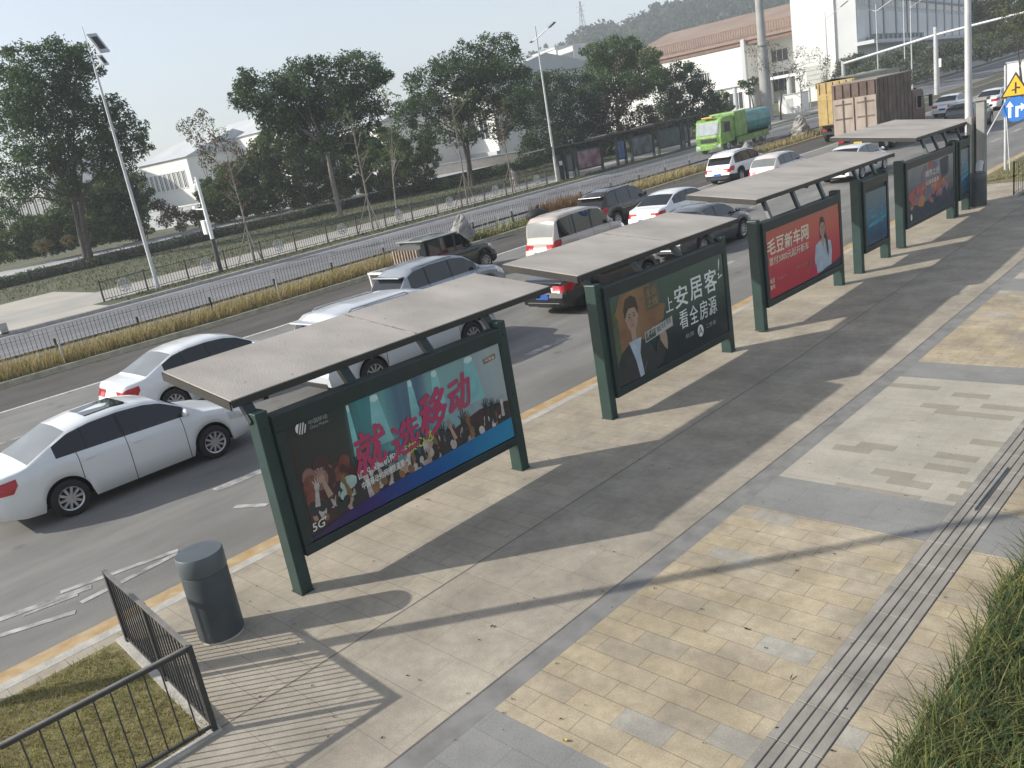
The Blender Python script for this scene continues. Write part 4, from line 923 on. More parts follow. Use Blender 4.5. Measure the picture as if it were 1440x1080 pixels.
t = thing('road_gantry', 'long pale gantry arm spanning the road ahead on two posts', 'gantry', (-32.7, 101, zg(101)))
MB().tube([(0, 0, -.2), (0, 0, 6.9)], [.26, .22], 14).obj('post', STEEL, t); MB().tube([(-11.3, 3, -.6), (-11.3, 3, 5.3)], [.26, .2], 12).obj('post', STEEL, t)
MB().tube([(-11.3, 3, 5.0), (0, 0, 6.1), (11.5, -1, 6.75)], [.15, .16, .10], 10).obj('beam', STEEL, t)
for x, z in ((6.0, 6.5), (9.5, 6.7)): MB().tube([(x, -.6, z+.1), (x, -.6, z+.6)], .04, 6).box(x-.15, x+.15, -.95, -.45, z+.6, z+.85).obj('camera', PLASTIC, t)
t = thing('concrete_post', 'stout grey twin post at the end of the farthest near-side shelter', 'post', (-8.5, 29.6, zg(29.6)))
PG = M('post_grey', (.27, .265, .25), .8, .2, 2, .2)
MB().box(.08, .32, -.12, .12, -.1, 3.2).obj('shaft', PG, t, .015); MB().box(-.20, -.05, -.1, .1, -.1, 2.75).obj('side_shaft', PG, t, .01)
MB().box(.02, .40, -.19, .19, 3.202, 3.3).obj('cap', PG, t, .01); MB().box(-.32, .02, -.16, .16, -.1, .9).obj('plinth', PG, t, .02)
MB().tube([(.21, -.16, 1.35), (.21, -.26, 1.3), (.21, -.3, 1.1)], .1, 10).obj('bracket', STEEL, t)

# road signs on the right edge
SIGN_Y = M('sign_yellow', (.70, .42, .015), .45, .08); SIGN_B = M('sign_blue', (.02, .16, .52), .45, .08); SIGN_W = M('sign_white', (.78, .79, .78), .45, .05); SIGN_K = M('sign_black', (.02, .02, .02), .5)
t = thing('road_sign', 'yellow triangular warning sign above a round blue arrow sign, on a stayed pole', 'road sign', (-9.55, 37, zg(37)))
MB().tube([(0, 0, -.1), (0, 0, 3.9)], [.05, .05], 10).obj('pole', STEEL, t)
for a in ((-.9, -2.2, 0), (-1.6, .6, 0), (.25, -.35, 0)): MB().tube([a, (0, 0, 2.6)], .02, 6).obj('stay', STEEL, t)
mb = MB(); c0 = (.36, 3.02)
mb.prism([(c0[0]+.60*math.sin(a), c0[1]+.60*math.cos(a)) for a in (0, 2*math.pi/3, 4*math.pi/3)], -.09, -.06, 1, 1)
mb.prism([(c0[0]+.49*math.sin(a), c0[1]+.49*math.cos(a)) for a in (0, 2*math.pi/3, 4*math.pi/3)], -.096, -.091, 1, 0)
mb.prism([(c0[0]-.03, c0[1]-.18), (c0[0]+.03, c0[1]-.18), (c0[0]+.03, c0[1]+.22), (c0[0]-.03, c0[1]+.22)], -.101, -.097, 1, 1)
mb.prism([(c0[0]+.031, c0[1]+.0), (c0[0]+.15, c0[1]-.02), (c0[0]+.15, c0[1]+.04), (c0[0]+.031, c0[1]+.06)], -.101, -.097, 1, 1)
mb.prism([(c0[0]-.13, c0[1]-.08), (c0[0]-.031, c0[1]-.06), (c0[0]-.031, c0[1]-.01), (c0[0]-.13, c0[1]-.03)], -.101, -.097, 1, 1)
mb.obj('warning_triangle', [SIGN_Y, SIGN_K], t)
mb = MB(); c0 = (.36, 2.28); mb.prism(oval(c0[0], c0[1], .46, .46, 32), -.09, -.06, 1, 0)
for arrow in ([(-.24, -.3), (-.14, -.3), (-.14, .1), (-.06, .1), (-.19, .3), (-.32, .1), (-.24, .1)], [(0, -.3), (.1, -.3), (.1, .0), (.18, .0), (.18, -.1), (.36, .06), (.18, .2), (.18, .1), (0, .1)]):
    mb.prism([(c0[0]+a, c0[1]+b) for a, b in arrow], -.096, -.091, 1, 1)
mb.obj('blue_disc', [SIGN_B, SIGN_W], t)
f = thing('mesh_fence', 'thin wire fence in front of the yellowed grass at the right edge', 'fence', (-7.7, 31, zg(31)))
for a, c in (((-7.75, 31.0), (-5.6, 31.2)), ((-7.75, 31.0), (-7.8, 36))):
    picket_panel(f, (*a, zg(a[1])), (*c, zg(c[1])), 1.05, 18, bw=.009, rail=.016, m=WIRE); posts(f, ((*a, zg(a[1])), (*c, zg(c[1]))), 1.1, .035, WIRE)

# ------------------------------------------------------------------ median and far side furniture
FG = 'dark picket fence bays on the median'
def long_fence(name, label, x, y0, y1, bay, h, nb, dz=0, bw=.022, rail_z=None, offx=None):
    f = thing(name, label, 'fence', (x, y0, zg(y0)+dz))
    y = y0
    while y < y1-.01:
        ye = min(y+bay, y1); xa = offx(y) if offx else x; xb = offx(ye) if offx else x
        a = Vector((xa, y, zg(y)+dz)); c = Vector((xb, ye, zg(ye)+dz)); mb = MB()
        tr = .012 if rail_z else .035; mb.bar(a+Vector((0, 0, h-(.12 if rail_z else 0))), c+Vector((0, 0, h-(.12 if rail_z else 0))), tr, tr); mb.bar(a+Vector((0, 0, .12)), c+Vector((0, 0, .12)), .03, .03)
        if rail_z: mb.bar(a+Vector((0, 0, rail_z)), c+Vector((0, 0, rail_z)), .07, .09)
        n = max(2, int(nb*(ye-y)/bay))
        for k in range(1, n): p = a.lerp(c, k/n); mb.bar(p+Vector((0, 0, .12)), p+Vector((0, 0, h+.02)), bw, bw)
        mb.obj('picket_panel', DARKIRON, f, world=True)
        MB().box(xa-.04, xa+.04, y-.04, y+.04, zg(y)+dz-.1, zg(y)+dz+(h+.1 if not rail_z else .62)).obj('post', DARKIRON, f, world=True); y = ye
    return f
long_fence('median_fence', 'dark picket fence with a thick low rail along the grassy median', -32.5, -6, 78, 3.0, 1.0, 20, 0, .015, .34)
ff = long_fence('footpath_fence', 'dark fence with round white ornaments beside the far footpath', -46.5, 15.8, 52, 2.4, 1.05, 16, 0, .02)
ORN = M('ornament_white', (.42, .44, .43), .6, .15, 6)
for k in range(15):
    y = 17+k*2.4; mb = MB(); z = zg(y)+.62
    for j in range(8):
        a = 2*math.pi*j/8; mb.tube([(-46.42+.005*j, y+.22*math.cos(a)+.14*math.cos(b), z+.22*math.sin(a)+.14*math.sin(b)) for b in np.linspace(0, 2*math.pi, 9)], .022, 5, cap=False)
    if k % 2 == 0: mb.obj('ornament', ORN, ff, world=True)
mb = None
for k, (y, ht) in enumerate(((8.5, .75), (16.9, .8), (24.5, .7))):
    t = tag(MB().tube([(-30.35, y, zg(y)-.05), (-30.35, y, zg(y)+ht*.3)], .03, 8, 0).tube([(-30.35, y, zg(y)+ht*.3+.001), (-30.35, y, zg(y)+ht)], .03, 8, 1).obj('marker_post', [M('marker_yellow', (.55, .42, .18), .6), STEEL]),
            ('short marker post in tan grass, first from the left', 'short marker post in tan grass left of the silver van', 'short marker post just left of the upright median boulder')[k], 'marker post', 'marker posts in the median grass')
t = tag(MB().box(-44.35, -44.0, 10.1, 10.45, -.1, .45).obj('kerb_block', STONE, None, .03), 'small square stone block at the mouth of the open driveway', 'stone block')
# boulders
ROCK = M('boulder_rock', (.27, .26, .245), .9, .35, 2.2, .9, 9, var2=(.38, .37, .345))
def boulder(label, x, y, h, wd, seed):
    r = random.Random(seed); mb = MB(); nu, nv = 14, 10; vs = []; off = [r.uniform(-.2, .2) for _ in range(nu*(nv+1))]
    for j in range(nv+1):
        tz = j/nv; prof = math.sin(math.pi*(.28+.66*tz))**.55 if tz < 1 else .12
        for k in range(nu):
            a = 2*math.pi*k/nu; q = wd/2*prof*(1+off[j*nu+k]*.8)*(1-.35*tz); vs.append((q*math.cos(a)*.8+.12*tz*wd*math.cos(seed), q*math.sin(a)*1.1, h*tz*(1+.12*math.sin(a*2+seed)*tz)-.1))
    fs = [(j*nu+k, j*nu+(k+1) % nu, (j+1)*nu+(k+1) % nu, (j+1)*nu+k) for j in range(nv) for k in range(nu)]+[tuple(range(nv*nu, (nv+1)*nu))]
    mb.add(vs, fs); o = mb.obj('boulder', ROCK); o.location = (x, y, zg(y)); tag(o, label, 'boulder', 'upright stones on the median'); return o
boulder('upright grey boulder on the median, just beyond the dark green jeep', -31.1, 27.9, 1.35, 1.35, 1)
boulder('pale upright boulder on the median, left of the brown truck', -32.0, 67.0, 1.7, 2.0, 2)
boulder('small pale stone on the median above the white off-roader', -31.0, 56.5, .95, 1.5, 3)
t = thing('black_bag', 'black rubbish bag on the median grass behind the beige minivan', 'bag', (-30.9, 33.2, zg(33.2)))
MB().ell((0, 0, .28), (.5, .62, .36), 0, 14, 9).obj('sack', BLACK, t); MB().tube([(0, .1, .6), (.05, .2, .78)], [.12, .05], 8).obj('knot', BLACK, t)
# camera pole
t = thing('camera_pole', 'white camera pole with a dark foot and a white control box, at the far kerb', 'camera pole', (-46.1, 22.4, zg(22.4)))
MB().tube([(0, 0, -.1), (0, 0, 1.9)], [.13, .12], 12).obj('foot', M('pole_black', (.05, .05, .055), .5), t); MB().tube([(0, 0, 1.902), (0, 0, 5.4)], [.11, .09], 12).obj('shaft', SIGN_W, t)
MB().box(-.5, -.12, -.2, .2, 2.2, 3.0).obj('control_box', SIGN_W, t, .02); MB().tube([(0, 0, 3.6), (-1.1, 0, 3.65)], .04, 8).obj('arm', SIGN_W, t)
MB().ell((-.3, 0, 4.85), (.2, .2, .22)).tube([(0, 0, 5.2), (-.3, 0, 5.2), (-.3, 0, 5.0)], .035, 8).obj('dome_camera', SIGN_W, t); MB().box(-1.3, -1.0, -.08, .08, 3.68, 3.84).obj('camera', SIGN_W, t)
# far bus shelters
FGp = 'dark bus shelters across the road'
fm = [M('far_print_red', (.34, .04, .07), .5, .6, 1.2, var2=(.30, .22, .24)), M('far_print_grey', (.07, .08, .09), .5, .5, 1.2, var2=(.16, .16, .18)), M('far_print_dim', (.045, .06, .055), .5, .4, 1.2), M('far_print_blue', (.06, .10, .24), .5, .4, 2)]
def far_shelter(label, y0, pan, roof, zr, x=-46.6):
    z = zg(y0); s = thing('bus_shelter', label, 'bus shelter', (x, y0, z), 0, FGp)
    for k, (a, b, m, z0, z1) in enumerate(pan):
        for yy in (a, b-.15): MB().box(-.12, .12, yy, yy+.15, -.1, 2.4).obj('post', GREEN_D, s)
        MB().box(-.07, .05, a+.152, b-.152, z0-.12, z1+.15).obj('light_box', GREEN_D, s)
        MB().box(.052, .07, a+.25, b-.25, z0, z1).obj('poster', fm[m], s)
    a, b = roof; MB().prism([(.25, zr+.10), (.25, zr+.18), (-2.3, zr+.02), (-2.3, zr-.06)], a, b, 1).obj('roof', M('far_roof', (.09, .085, .08), .7), s)
    k = a+.6
    while k < b: MB().bar((.02, k, 2.4), (.18, k+.05, zr+.09), .08, .08).obj('strut', GREEN_D, s); k += 1.5
    return s
far_shelter('far-side bus shelter with the pinkish red poster, right of the upturned-arm lamp', 53.6, [(.9, 2.0, 1, .7, 1.9), (2.3, 5.9, 0, .6, 2.0)], (-1.6, 6.6), 2.62)
far_shelter('far-side bus shelter with a narrow blue panel between two grey ones', 61.0, [(.6, 2.0, 3, .6, 2.0), (2.8, 6.4, 1, .6, 2.05)], (-.8, 6.6), 2.70)
far_shelter('far-side bus shelter with a dim poster, next to the lime green truck', 67.9, [(.2, 4.2, 2, .6, 2.05), (4.6, 5.6, 1, .6, 2.0)], (-.6, 7.4), 2.75)
t = thing('ticket_totem', 'dark upright stop totem with a small white notice at the head of the far shelters', 'totem', (-47.0, 54.2, zg(54)))
MB().box(-.2, .2, -.3, .3, 0, 2.1).obj('case', DARKIRON, t, .03); MB().box(.202, .215, -.2, .2, 1.2, 1.55).obj('notice', SIGN_W, t)
qn = at(1153, 128, 124); t = thing('notice_board', 'white gridded notice board on two posts, left of the yellow truck', 'notice board', (qn.x, qn.y, zg(qn.y)))
MB().box(-1.5, -1.35, 0, .12, 0, 5.2).obj('post', GREY_P, t); MB().box(1.0, 1.15, 0, .12, 0, 5.2).obj('post', GREY_P, t)
q = MB().box(-1.7, 1.4, -.06, -.005, 2.6, 5.3).obj('board', M('board_pale', (.50, .51, .46), .7, .1), t)
for k in range(4): MB().box(-1.6, 1.3, -.08, -.062, 2.9+k*.6, 2.97+k*.6).obj('grid_bar', GREY_P, q)
t = thing('white_cabin', 'small white boxy kiosk below the gridded notice board', 'kiosk', (qn.x-1.8, qn.y-4, zg(qn.y)-.3))
MB().box(-1.6, 1.6, -1, 1, 0, 2.5).obj('wall', WHITE, t); MB().box(-1.7, 1.7, -1.1, 1.1, 2.503, 2.62).obj('roof', GREYW, t); MB().box(-.5, .4, -1.03, -1.003, .05, 2.0).obj('door', GREYW, t)
t = thing('small_billboard', 'small white notice on a post beside the gantry post', 'sign', (-33.4, 104, zg(104)))
MB().tube([(0, 0, 0), (0, 0, 3.4)], .05, 8).obj('post', STEEL, t); MB().box(-.28, .28, -.1, -.055, 2.7, 3.6).obj('board', SIGN_W, t)

# a pedestrian behind the far fence
def person(label, loc, rz, shirt, trousers):
    t = bpy.data.objects.new('person', None)
    me = bpy.data.meshes.new('person'); V = []; E = []; Rr = []
    def v(p, r, par=None):
        V.append(p); Rr.append(r)
        if par is not None: E.append((par, len(V)-1))
        return len(V)-1
    pel = v((0, 0, .95), .15); wa = v((0, 0, 1.12), .13, pel); ch = v((0, .02, 1.32), .16, wa); nk = v((0, .02, 1.48), .06, ch); hd = v((0, .04, 1.60), .10, nk); v((0, .04, 1.70), .09, hd)
    for s in (1, -1):
        sh = v((s*.19, .02, 1.40), .065, ch); el = v((s*.25, -.03-.04*s, 1.14), .045, sh); wr = v((s*.24, .10-.06*s, .92), .033, el); v((s*.235, .14-.06*s, .84), .03, wr)
        hp = v((s*.10, 0, .88), .10, pel); kn = v((s*.11, .09*s, .48), .065, hp); an = v((s*.11, .14*s-.06, .09), .04, kn); v((s*.12, .14*s+.10, .045), .035, an)
    me.from_pydata(V, E, []); o = bpy.data.objects.new('person', me); COL.objects.link(o)
    m = o.modifiers.new('skin', 'SKIN'); m.use_smooth_shade = True
    for i, sv in enumerate(me.skin_vertices[0].data): sv.radius = (Rr[i], Rr[i]*.85); sv.use_root = (i == pel)
    o.modifiers.new('sub', 'SUBSURF').levels = 2; o.modifiers['sub'].render_levels = 2
    me.materials.append(shirt); o.location = loc; o.rotation_euler = (0, 0, rz); tag(o, label, 'person')
    MB().tube([(0, 0, .98), (0, 0, .80)], [.17, .20], 14).obj('jacket_hem', shirt, o)
    h = MB().ell((0, .03, 1.68), (.105, .115, .10)).obj('hair', INK_HAIR, o)
    return o
person('pedestrian in a pinkish top walking behind the far fence, left of the upturned-arm lamp', (-48.6, 50.2, zg(50)), 1.2, M('cloth_pink', (.42, .24, .24), .8, .3, 6, var2=(.55, .5, .48)), None)

# ------------------------------------------------------------------ vegetation
def leafcloud(clumps, n, size, flat_=.6, elong=2.2, shell=.55):
    """leaf-sized faces spread through ellipsoid clumps: clumps = [(centre, rx, rz)] -> (N,4,3)"""
    out = []
    for c, rx, rz in clumps:
        m = max(8, int(n*rx*rx)); d = rng.normal(size=(m, 3)); d /= np.linalg.norm(d, axis=1)[:, None]
        r = rng.random(m)**(1/3)*(1-shell)+shell*rng.random(m)**.35; r = np.clip(r*rng.uniform(.75, 1.18, m), 0, 1.25)
        p = np.array(c)+d*r[:, None]*np.array([rx, rx, rz])
        nn = rng.normal(size=(m, 3))*np.array([1, 1, .6]); nn[:, 2] += flat_*2; nn /= np.linalg.norm(nn, axis=1)[:, None]
        t = rng.normal(size=(m, 3)); t -= nn*(t*nn).sum(1)[:, None]; t /= np.linalg.norm(t, axis=1)[:, None]; b = np.cross(nn, t)
        s = size*rng.uniform(.6, 1.4, m)[:, None]; a = t*s*.5; b = b*s*.5/elong
        droop = np.array([0, 0, -1])*s*.12
        out.append(np.stack([p-a+droop, p-b, p+a+droop, p+b], 1))
    return np.concatenate(out)
LEAF = dict(
  feather=M('leaf_feather', (.062, .120, .044), .6, .3, .35, isl=.55, var2=(.090, .155, .056), spec=.25),
  dark=M('leaf_dark', (.042, .080, .036), .6, .3, .35, isl=.55, var2=(.064, .105, .050), spec=.25),
  round=M('leaf_round', (.085, .165, .045), .55, .3, .4, isl=.45, var2=(.11, .165, .055), spec=.3),
  rust=M('leaf_rust', (.17, .095, .06), .65, .3, .5, isl=.5, var2=(.11, .10, .055), spec=.25),
  olive=M('leaf_olive', (.075, .140, .045), .65, .3, .3, isl=.5, var2=(.12, .155, .06), spec=.25),
  scrub=M('leaf_scrub', (.10, .165, .055), .65, .3, .3, isl=.45, var2=(.14, .18, .075), spec=.2),
  tan=M('leaf_tan', (.20, .15, .08), .7, .3, .4, isl=.4, var2=(.15, .13, .06), spec=.2),
  grey=M('leaf_greygreen', (.10, .115, .085), .65, .3, .3, isl=.4, var2=(.14, .15, .12), spec=.25),
  hedge=M('leaf_hedge', (.16, .145, .15), .7, .3, .3, isl=.4, var2=(.06, .07, .05), spec=.2))
def tree(label, base_px, dist, clump_px, leaf, rscale=1.0, n=120, size=.42, fork=.35, group='trees beyond the far footpath', name='tree', trunk_r=.22, flat_=.45, rz=.8, bark=None, depth=2.6, lean=0.0, base=None, multi=1, limbs=True, elong=2.2):
    b = base if base is not None else at(*base_px, dist); gz = zg(b.y) if base is None else b.z
    b = Vector((b.x, b.y, gz)); dist = math.hypot(b.x, b.y) if base is None else dist
    ppm = F_PX/dist
    cl = []
    for q in clump_px:
        r = (q[2] if len(q) > 2 else 24)*rscale
        c = at(q[0], q[1], dist+random.uniform(-depth, depth)); cl.append((c, r/ppm, r/ppm*rz))
    t = thing(name, label, 'tree', b, 0, group)
    top = max(c.z for c, _, _ in cl); cx = sum((c for c, _, _ in cl), Vector())/len(cl)
    mb = MB(); f = Vector((b.x+(cx.x-b.x)*.25, b.y+(cx.y-b.y)*.25, gz+(top-gz)*fork))
    stems = []
    for k in range(multi):
        o = Vector((random.uniform(-.5, .5), random.uniform(-.5, .5), 0))*(k > 0)
        ff = f+o*1.6; trunk_r *= .8 if k == 0 else 1; mb.tube([b+o-Vector((0, 0, .3)), b.lerp(ff, .5)+Vector((random.uniform(-.15, .15), random.uniform(-.15, .15), 0)), ff], [trunk_r*1.15, trunk_r*.9, trunk_r*.72], 9); stems.append(ff)
    mids = []
    for k, (c, rx, rz_) in enumerate(cl):
        if not limbs and k % 3: continue
        st = stems[k % multi]; low = [m_ for m_ in mids if m_.z < c.z-.3 and (m_-c).length < (st-c).length*.75]
        s0 = min(low, key=lambda m_: (m_-c).length) if low and random.random() < .75 else st
        ln = (c-s0).length; mid = s0.lerp(c, .5)+Vector((random.uniform(-.1, .1)*ln, random.uniform(-.1, .1)*ln, ln*.06)); r0 = max(.03, trunk_r*.42*(.5 if s0 is not st else 1))
        mb.tube([s0, mid, c], [r0, r0*.6, r0*.22], 6); mids.append(mid)
        for _ in range(3):
            d = Vector((random.gauss(0, 1), random.gauss(0, 1), random.uniform(-.1, .5))).normalized()*rx*.8; mb.tube([mid.lerp(c, .6), c+d*.5, c+d], [r0*.3, r0*.2, .01], 4)
    mb.obj('trunk', bark or BARK, t, world=True)
    lf = leaf if isinstance(leaf, (list, tuple)) else (leaf,)
    sub = []
    for c, a, z in cl:
        z = max(z, a*rz); sub.append(((c.x, c.y, c.z), a*1.02, z*1.05))
        for _ in range(4):
            d = Vector((random.gauss(0, 1), random.gauss(0, 1), random.gauss(0, .8))).normalized()*random.uniform(.7, 1.25)
            k_ = random.uniform(.25, .5); sub.append(((c.x+d.x*a, c.y+d.y*a, c.z+d.z*z), a*k_, a*k_*.8))
    V = leafcloud(sub, n*1.75, size*.72, flat_, elong*1.15, .25)
    mi = np.array([k % len(lf) for k in rng.integers(0, 1000, len(V))])
    if len(lf) > 1: mi = (rng.random(len(V)) < .25).astype(np.int32)
    quads_obj('crown', V, [LEAF[k] for k in lf], t, mi)
    return t
def px(*a): return list(a)
tree('big tree with flat leafy layers at the left edge, behind the lamp with square panels', (125, 375), 80,
     [(60, 160, 28), (150, 150, 18), (185, 190, 20), (175, 225, 18), (40, 120, 24), (90, 90, 24), (5, 150, 24), (90, 215, 26), (140, 205, 24), (55, 215, 24), (35, 78, 20), (75, 75, 24), (108, 85, 24), (15, 105, 24), (55, 108, 28), (100, 115, 28), (25, 140, 26), (70, 140, 28), (110, 135, 20), (135, 98, 12), (12, 172, 24), (45, 175, 22), (95, 160, 26), (135, 155, 24), (168, 165, 18),
      (80, 195, 24), (120, 185, 26), (155, 185, 22), (190, 208, 18), (160, 212, 20), (25, 205, 22), (115, 225, 22), (70, 232, 22), (20, 240, 22), (150, 240, 20), (45, 262, 24), (10, 280, 24), (95, 262, 18)], ('feather', 'dark'), n=130, trunk_r=.34, fork=.32, multi=2)
tree('broad spreading tree with a dense flat crown above a pale branching trunk', (480, 305), 77.5,
     [(340, 140, 18), (535, 150, 18), (525, 105, 20), (385, 165, 24), (450, 150, 28), (490, 140, 28), (420, 150, 28), (505, 200, 22), (480, 205, 20), (440, 200, 20), (410, 180, 22), (345, 118, 16), (405, 120, 24), (348, 128, 18), (362, 148, 20), (385, 118, 22), (420, 100, 22), (455, 95, 22), (490, 88, 20), (520, 90, 20), (395, 145, 24), (430, 130, 26), (470, 125, 26), (510, 120, 24), (532, 112, 12), (350, 108, 14), (400, 170, 22), (375, 172, 16),
      (440, 165, 24), (480, 158, 24), (518, 152, 18), (465, 190, 22), (500, 182, 20), (525, 178, 14), (420, 192, 18), (520, 205, 16), (455, 212, 14)], ('feather', 'dark'), n=170, trunk_r=.26, fork=.48, bark=BARKP, multi=2)
tree('tall dark-topped tree right of the broad spreading tree', (665, 262), 86,
     [(570, 165, 18), (590, 145, 20), (640, 160, 24), (680, 150, 24), (720, 150, 22), (665, 110, 26), (700, 95, 26), (590, 185, 16), (600, 108, 20), (625, 92, 22), (655, 78, 22), (685, 64, 20), (712, 62, 18), (645, 105, 26), (680, 92, 26), (715, 88, 24), (735, 108, 18), (700, 120, 26), (660, 130, 26), (622, 130, 22), (600, 140, 18), (725, 135, 22), (690, 150, 22), (650, 158, 18),
      (610, 160, 16), (580, 120, 14), (570, 150, 14), (700, 182, 20), (660, 190, 18), (630, 192, 14), (725, 170, 18)], ('feather', 'dark'), n=140, trunk_r=.24, fork=.36, bark=BARK, multi=2)
tree('dense very dark tree beside the upturned-arm lamp', (790, 235), 98,
     [(750, 128, 22), (775, 118, 24), (805, 118, 24), (830, 130, 20), (745, 160, 26), (780, 155, 30), (815, 160, 28), (760, 195, 28), (800, 195, 30), (835, 190, 26), (745, 215, 20), (820, 220, 24), (850, 215, 20)], 'dark', n=190, trunk_r=.3, fork=.2, flat_=.2, rz=.85)
tree('round light green topped tree below the hill', (870, 215), 106,
     [(838, 72, 16), (862, 66, 18), (888, 68, 18), (912, 80, 16), (838, 95, 18), (868, 92, 22), (900, 98, 22), (922, 105, 16), (850, 115, 18), (885, 120, 22), (840, 82, 14), (905, 125, 18)], ('round', 'feather'), n=220, trunk_r=.28, fork=.3, flat_=.2, rz=.85)
tree('rusty red leaved tree in front of the light green tree', (860, 220), 102,
     [(845, 128, 14), (868, 122, 14), (880, 138, 16), (850, 148, 18), (875, 165, 20), (905, 165, 18), (845, 178, 18), (890, 188, 18), (925, 185, 16)], ('rust', 'olive'), n=170, trunk_r=.18, fork=.25, flat_=.2, rz=.8)
tree('dark rounded tree against the white factory wall', (965, 195), 112,
     [(930, 112, 16), (950, 102, 16), (972, 108, 18), (990, 125, 16), (938, 135, 20), (968, 135, 22), (1000, 145, 16), (930, 160, 20), (960, 165, 22), (990, 165, 18), (920, 185, 18), (950, 190, 18)], ('dark', 'feather'), n=200, trunk_r=.26, fork=.25, flat_=.2, rz=.85)
tree('small dark green tree at the right end of the factory wall', (1010, 170), 118, [(1000, 140, 10), (1012, 136, 10), (1020, 148, 10), (1005, 155, 12), (1018, 160, 10)], 'round', n=220, trunk_r=.14, fork=.3, flat_=.2, rz=.85)
tree('thin feathery tree with see-through crown left of the tall dark-topped tree', (560, 312), 62, [(540, 130, 12), (553, 150, 16), (545, 180, 16), (565, 185, 14), (550, 210, 16), (570, 215, 12)], 'olive', n=45, trunk_r=.07, fork=.35, size=.34, bark=BARKP)
tree('slim pale tree with sparse brownish crown below the white building', (300, 300), 92, [(262, 178, 14), (285, 172, 16), (310, 190, 14), (275, 195, 12), (295, 205, 16), (320, 205, 10), (290, 225, 14)], ('rust', 'olive'), n=60, trunk_r=.1, fork=.4, size=.4, bark=BARKP)
tree('thin bare-branched tree between the white factory and the thick mast', (1098, 165), 108, [(1062, 72, 10), (1085, 68, 12), (1105, 75, 12), (1125, 72, 10), (1070, 92, 12), (1095, 95, 14), (1118, 95, 10), (1145, 78, 10), (1160, 85, 8)], ('grey', 'rust'), n=42, trunk_r=.14, fork=.35, size=.3)
tree('sparse brownish tree leaning over the right edge, above the yellow triangle sign', (1437, 118), 78, [(1405, 12, 12), (1425, 8, 14), (1440, 22, 14), (1412, 32, 12), (1430, 42, 12), (1450, 45, 16), (1400, 50, 8), (1445, 5, 14)], ('olive', 'rust'), n=48, trunk_r=.13, fork=.35, size=.3)
tree('small palm-like tree before the portico of the white factory', (1060, 158), 118, [(1048, 120, 8), (1060, 114, 9), (1055, 128, 7), (1042, 116, 6)], ('olive', 'feather'), n=160, trunk_r=.12, fork=.6, rz=.6)
# young staked trees along the far verge
def young(label, x, y, h, lean, tufts, leaf='rust', dens=30):
    t = thing('young_tree', label, 'tree', (x, y, zg(y)), 0, 'young staked trees on the far verge'); r = random.Random(int(x*7+y*13)); mb = MB()
    tp = Vector((lean*h, 0, h)); pts = [Vector((0, 0, -.1)), Vector((lean*h*.4, .05, h*.4)), tp]; mb.tube(pts, [.07, .055, .02], 7); cl = []
    for k in range(9):
        z = h*(.45+.06*k); s = Vector((lean*z, .03, z)); d = Vector((r.gauss(0, .6), r.gauss(0, .6), .9)).normalized()*h*r.uniform(.18, .34); e = s+d
        mb.tube([s, s.lerp(e, .55)+Vector((0, 0, -.08)), e], [.028, .018, .006], 5)
        for _ in range(2): e2 = s.lerp(e, .6)+Vector((r.gauss(0, .25), r.gauss(0, .25), r.uniform(.2, .5)))*h*.12; mb.tube([s.lerp(e, .6), e2], [.012, .004], 4); cl.append((tuple(e2), .35, .3))
        cl.append((tuple(e), .45, .4))
    mb.obj('trunk', BARKP, t)
    for a in (0, 2.1, 4.2): MB().tube([(1.0*math.cos(a), 1.0*math.sin(a), -.05), (lean*h*.3, 0, h*.33)], [.03, .025], 5).obj('stake', BARKP, t)
    if tufts: V = leafcloud(cl, dens, .22, .3)+np.array([x, y, zg(y)]); quads_obj('crown', V, LEAF[leaf], t)
young('young staked tree with bare upright twigs, right of the white camera pole', -45.5, 24.3, 6.6, -.02, True, 'rust', 20)
young('young staked tree with sparse leaves between the camera pole and the upright boulder', -46.0, 33.5, 7.0, .01, True, 'olive', 26)
young('young staked tree behind the fence, straight above the upright median boulder', -46.2, 42.5, 7.2, .02, True, 'olive', 30)
young('young staked tree left of the upturned-arm lamp', -46.3, 47.5, 6.0, -.01, True, 'rust', 24)
for k, (q, d) in enumerate((((1165, 165), 105), ((1128, 168), 104))):
    b = at(*q, d); young(('thin young staked tree left of the brown truck, nearer the notice board', 'thin young staked tree between the thick mast and the brown truck')[k], b.x, b.y, 5.0, .01, True, 'grey', 16)
# hedge, shrubs and undergrowth: nobody could count these
def mass(name, label, clumps, leaf, n, size, flat_=.3, second=None):
    V = leafcloud(clumps, n, size, flat_); mi = None; ms = [LEAF[leaf]]
    if second: ms.append(LEAF[second]); mi = (rng.random(len(V)) < .35).astype(np.int32)
    return tag(quads_obj(name, V, ms, None, mi), label, 'vegetation', None, 'stuff')
cl = []
for k in range(150):
    y = -10+k*.62; x = -74.5+max(0, (y-35))*.14+random.uniform(-.5, .5); cl.append(((x, y, zg(y)+.3+random.uniform(0, .2)), .9, .55))
mass('hedge_foliage', 'long low purplish hedge running below the tall trees', cl, 'hedge', 260, .2, .2, 'feather')
def belt(x0, x1, top, bot, d0, d1, step):
    out = []; a = x0
    while a < x1:
        hi = top(a); lo = bot(a); b = lo
        while b > hi:
            d = random.uniform(d0, d1); r = random.uniform(5, 13); out.append((tuple(at(a+random.uniform(-6, 6), b, d)), r*d/F_PX, r*d/F_PX*.75)); b -= random.uniform(6, 12)
        a += step
    return out
lump = lambda a: 14*math.sin(a*.045)+9*math.sin(a*.11+1)+6*math.sin(a*.023+2)
low = lambda a: 362-.185*a
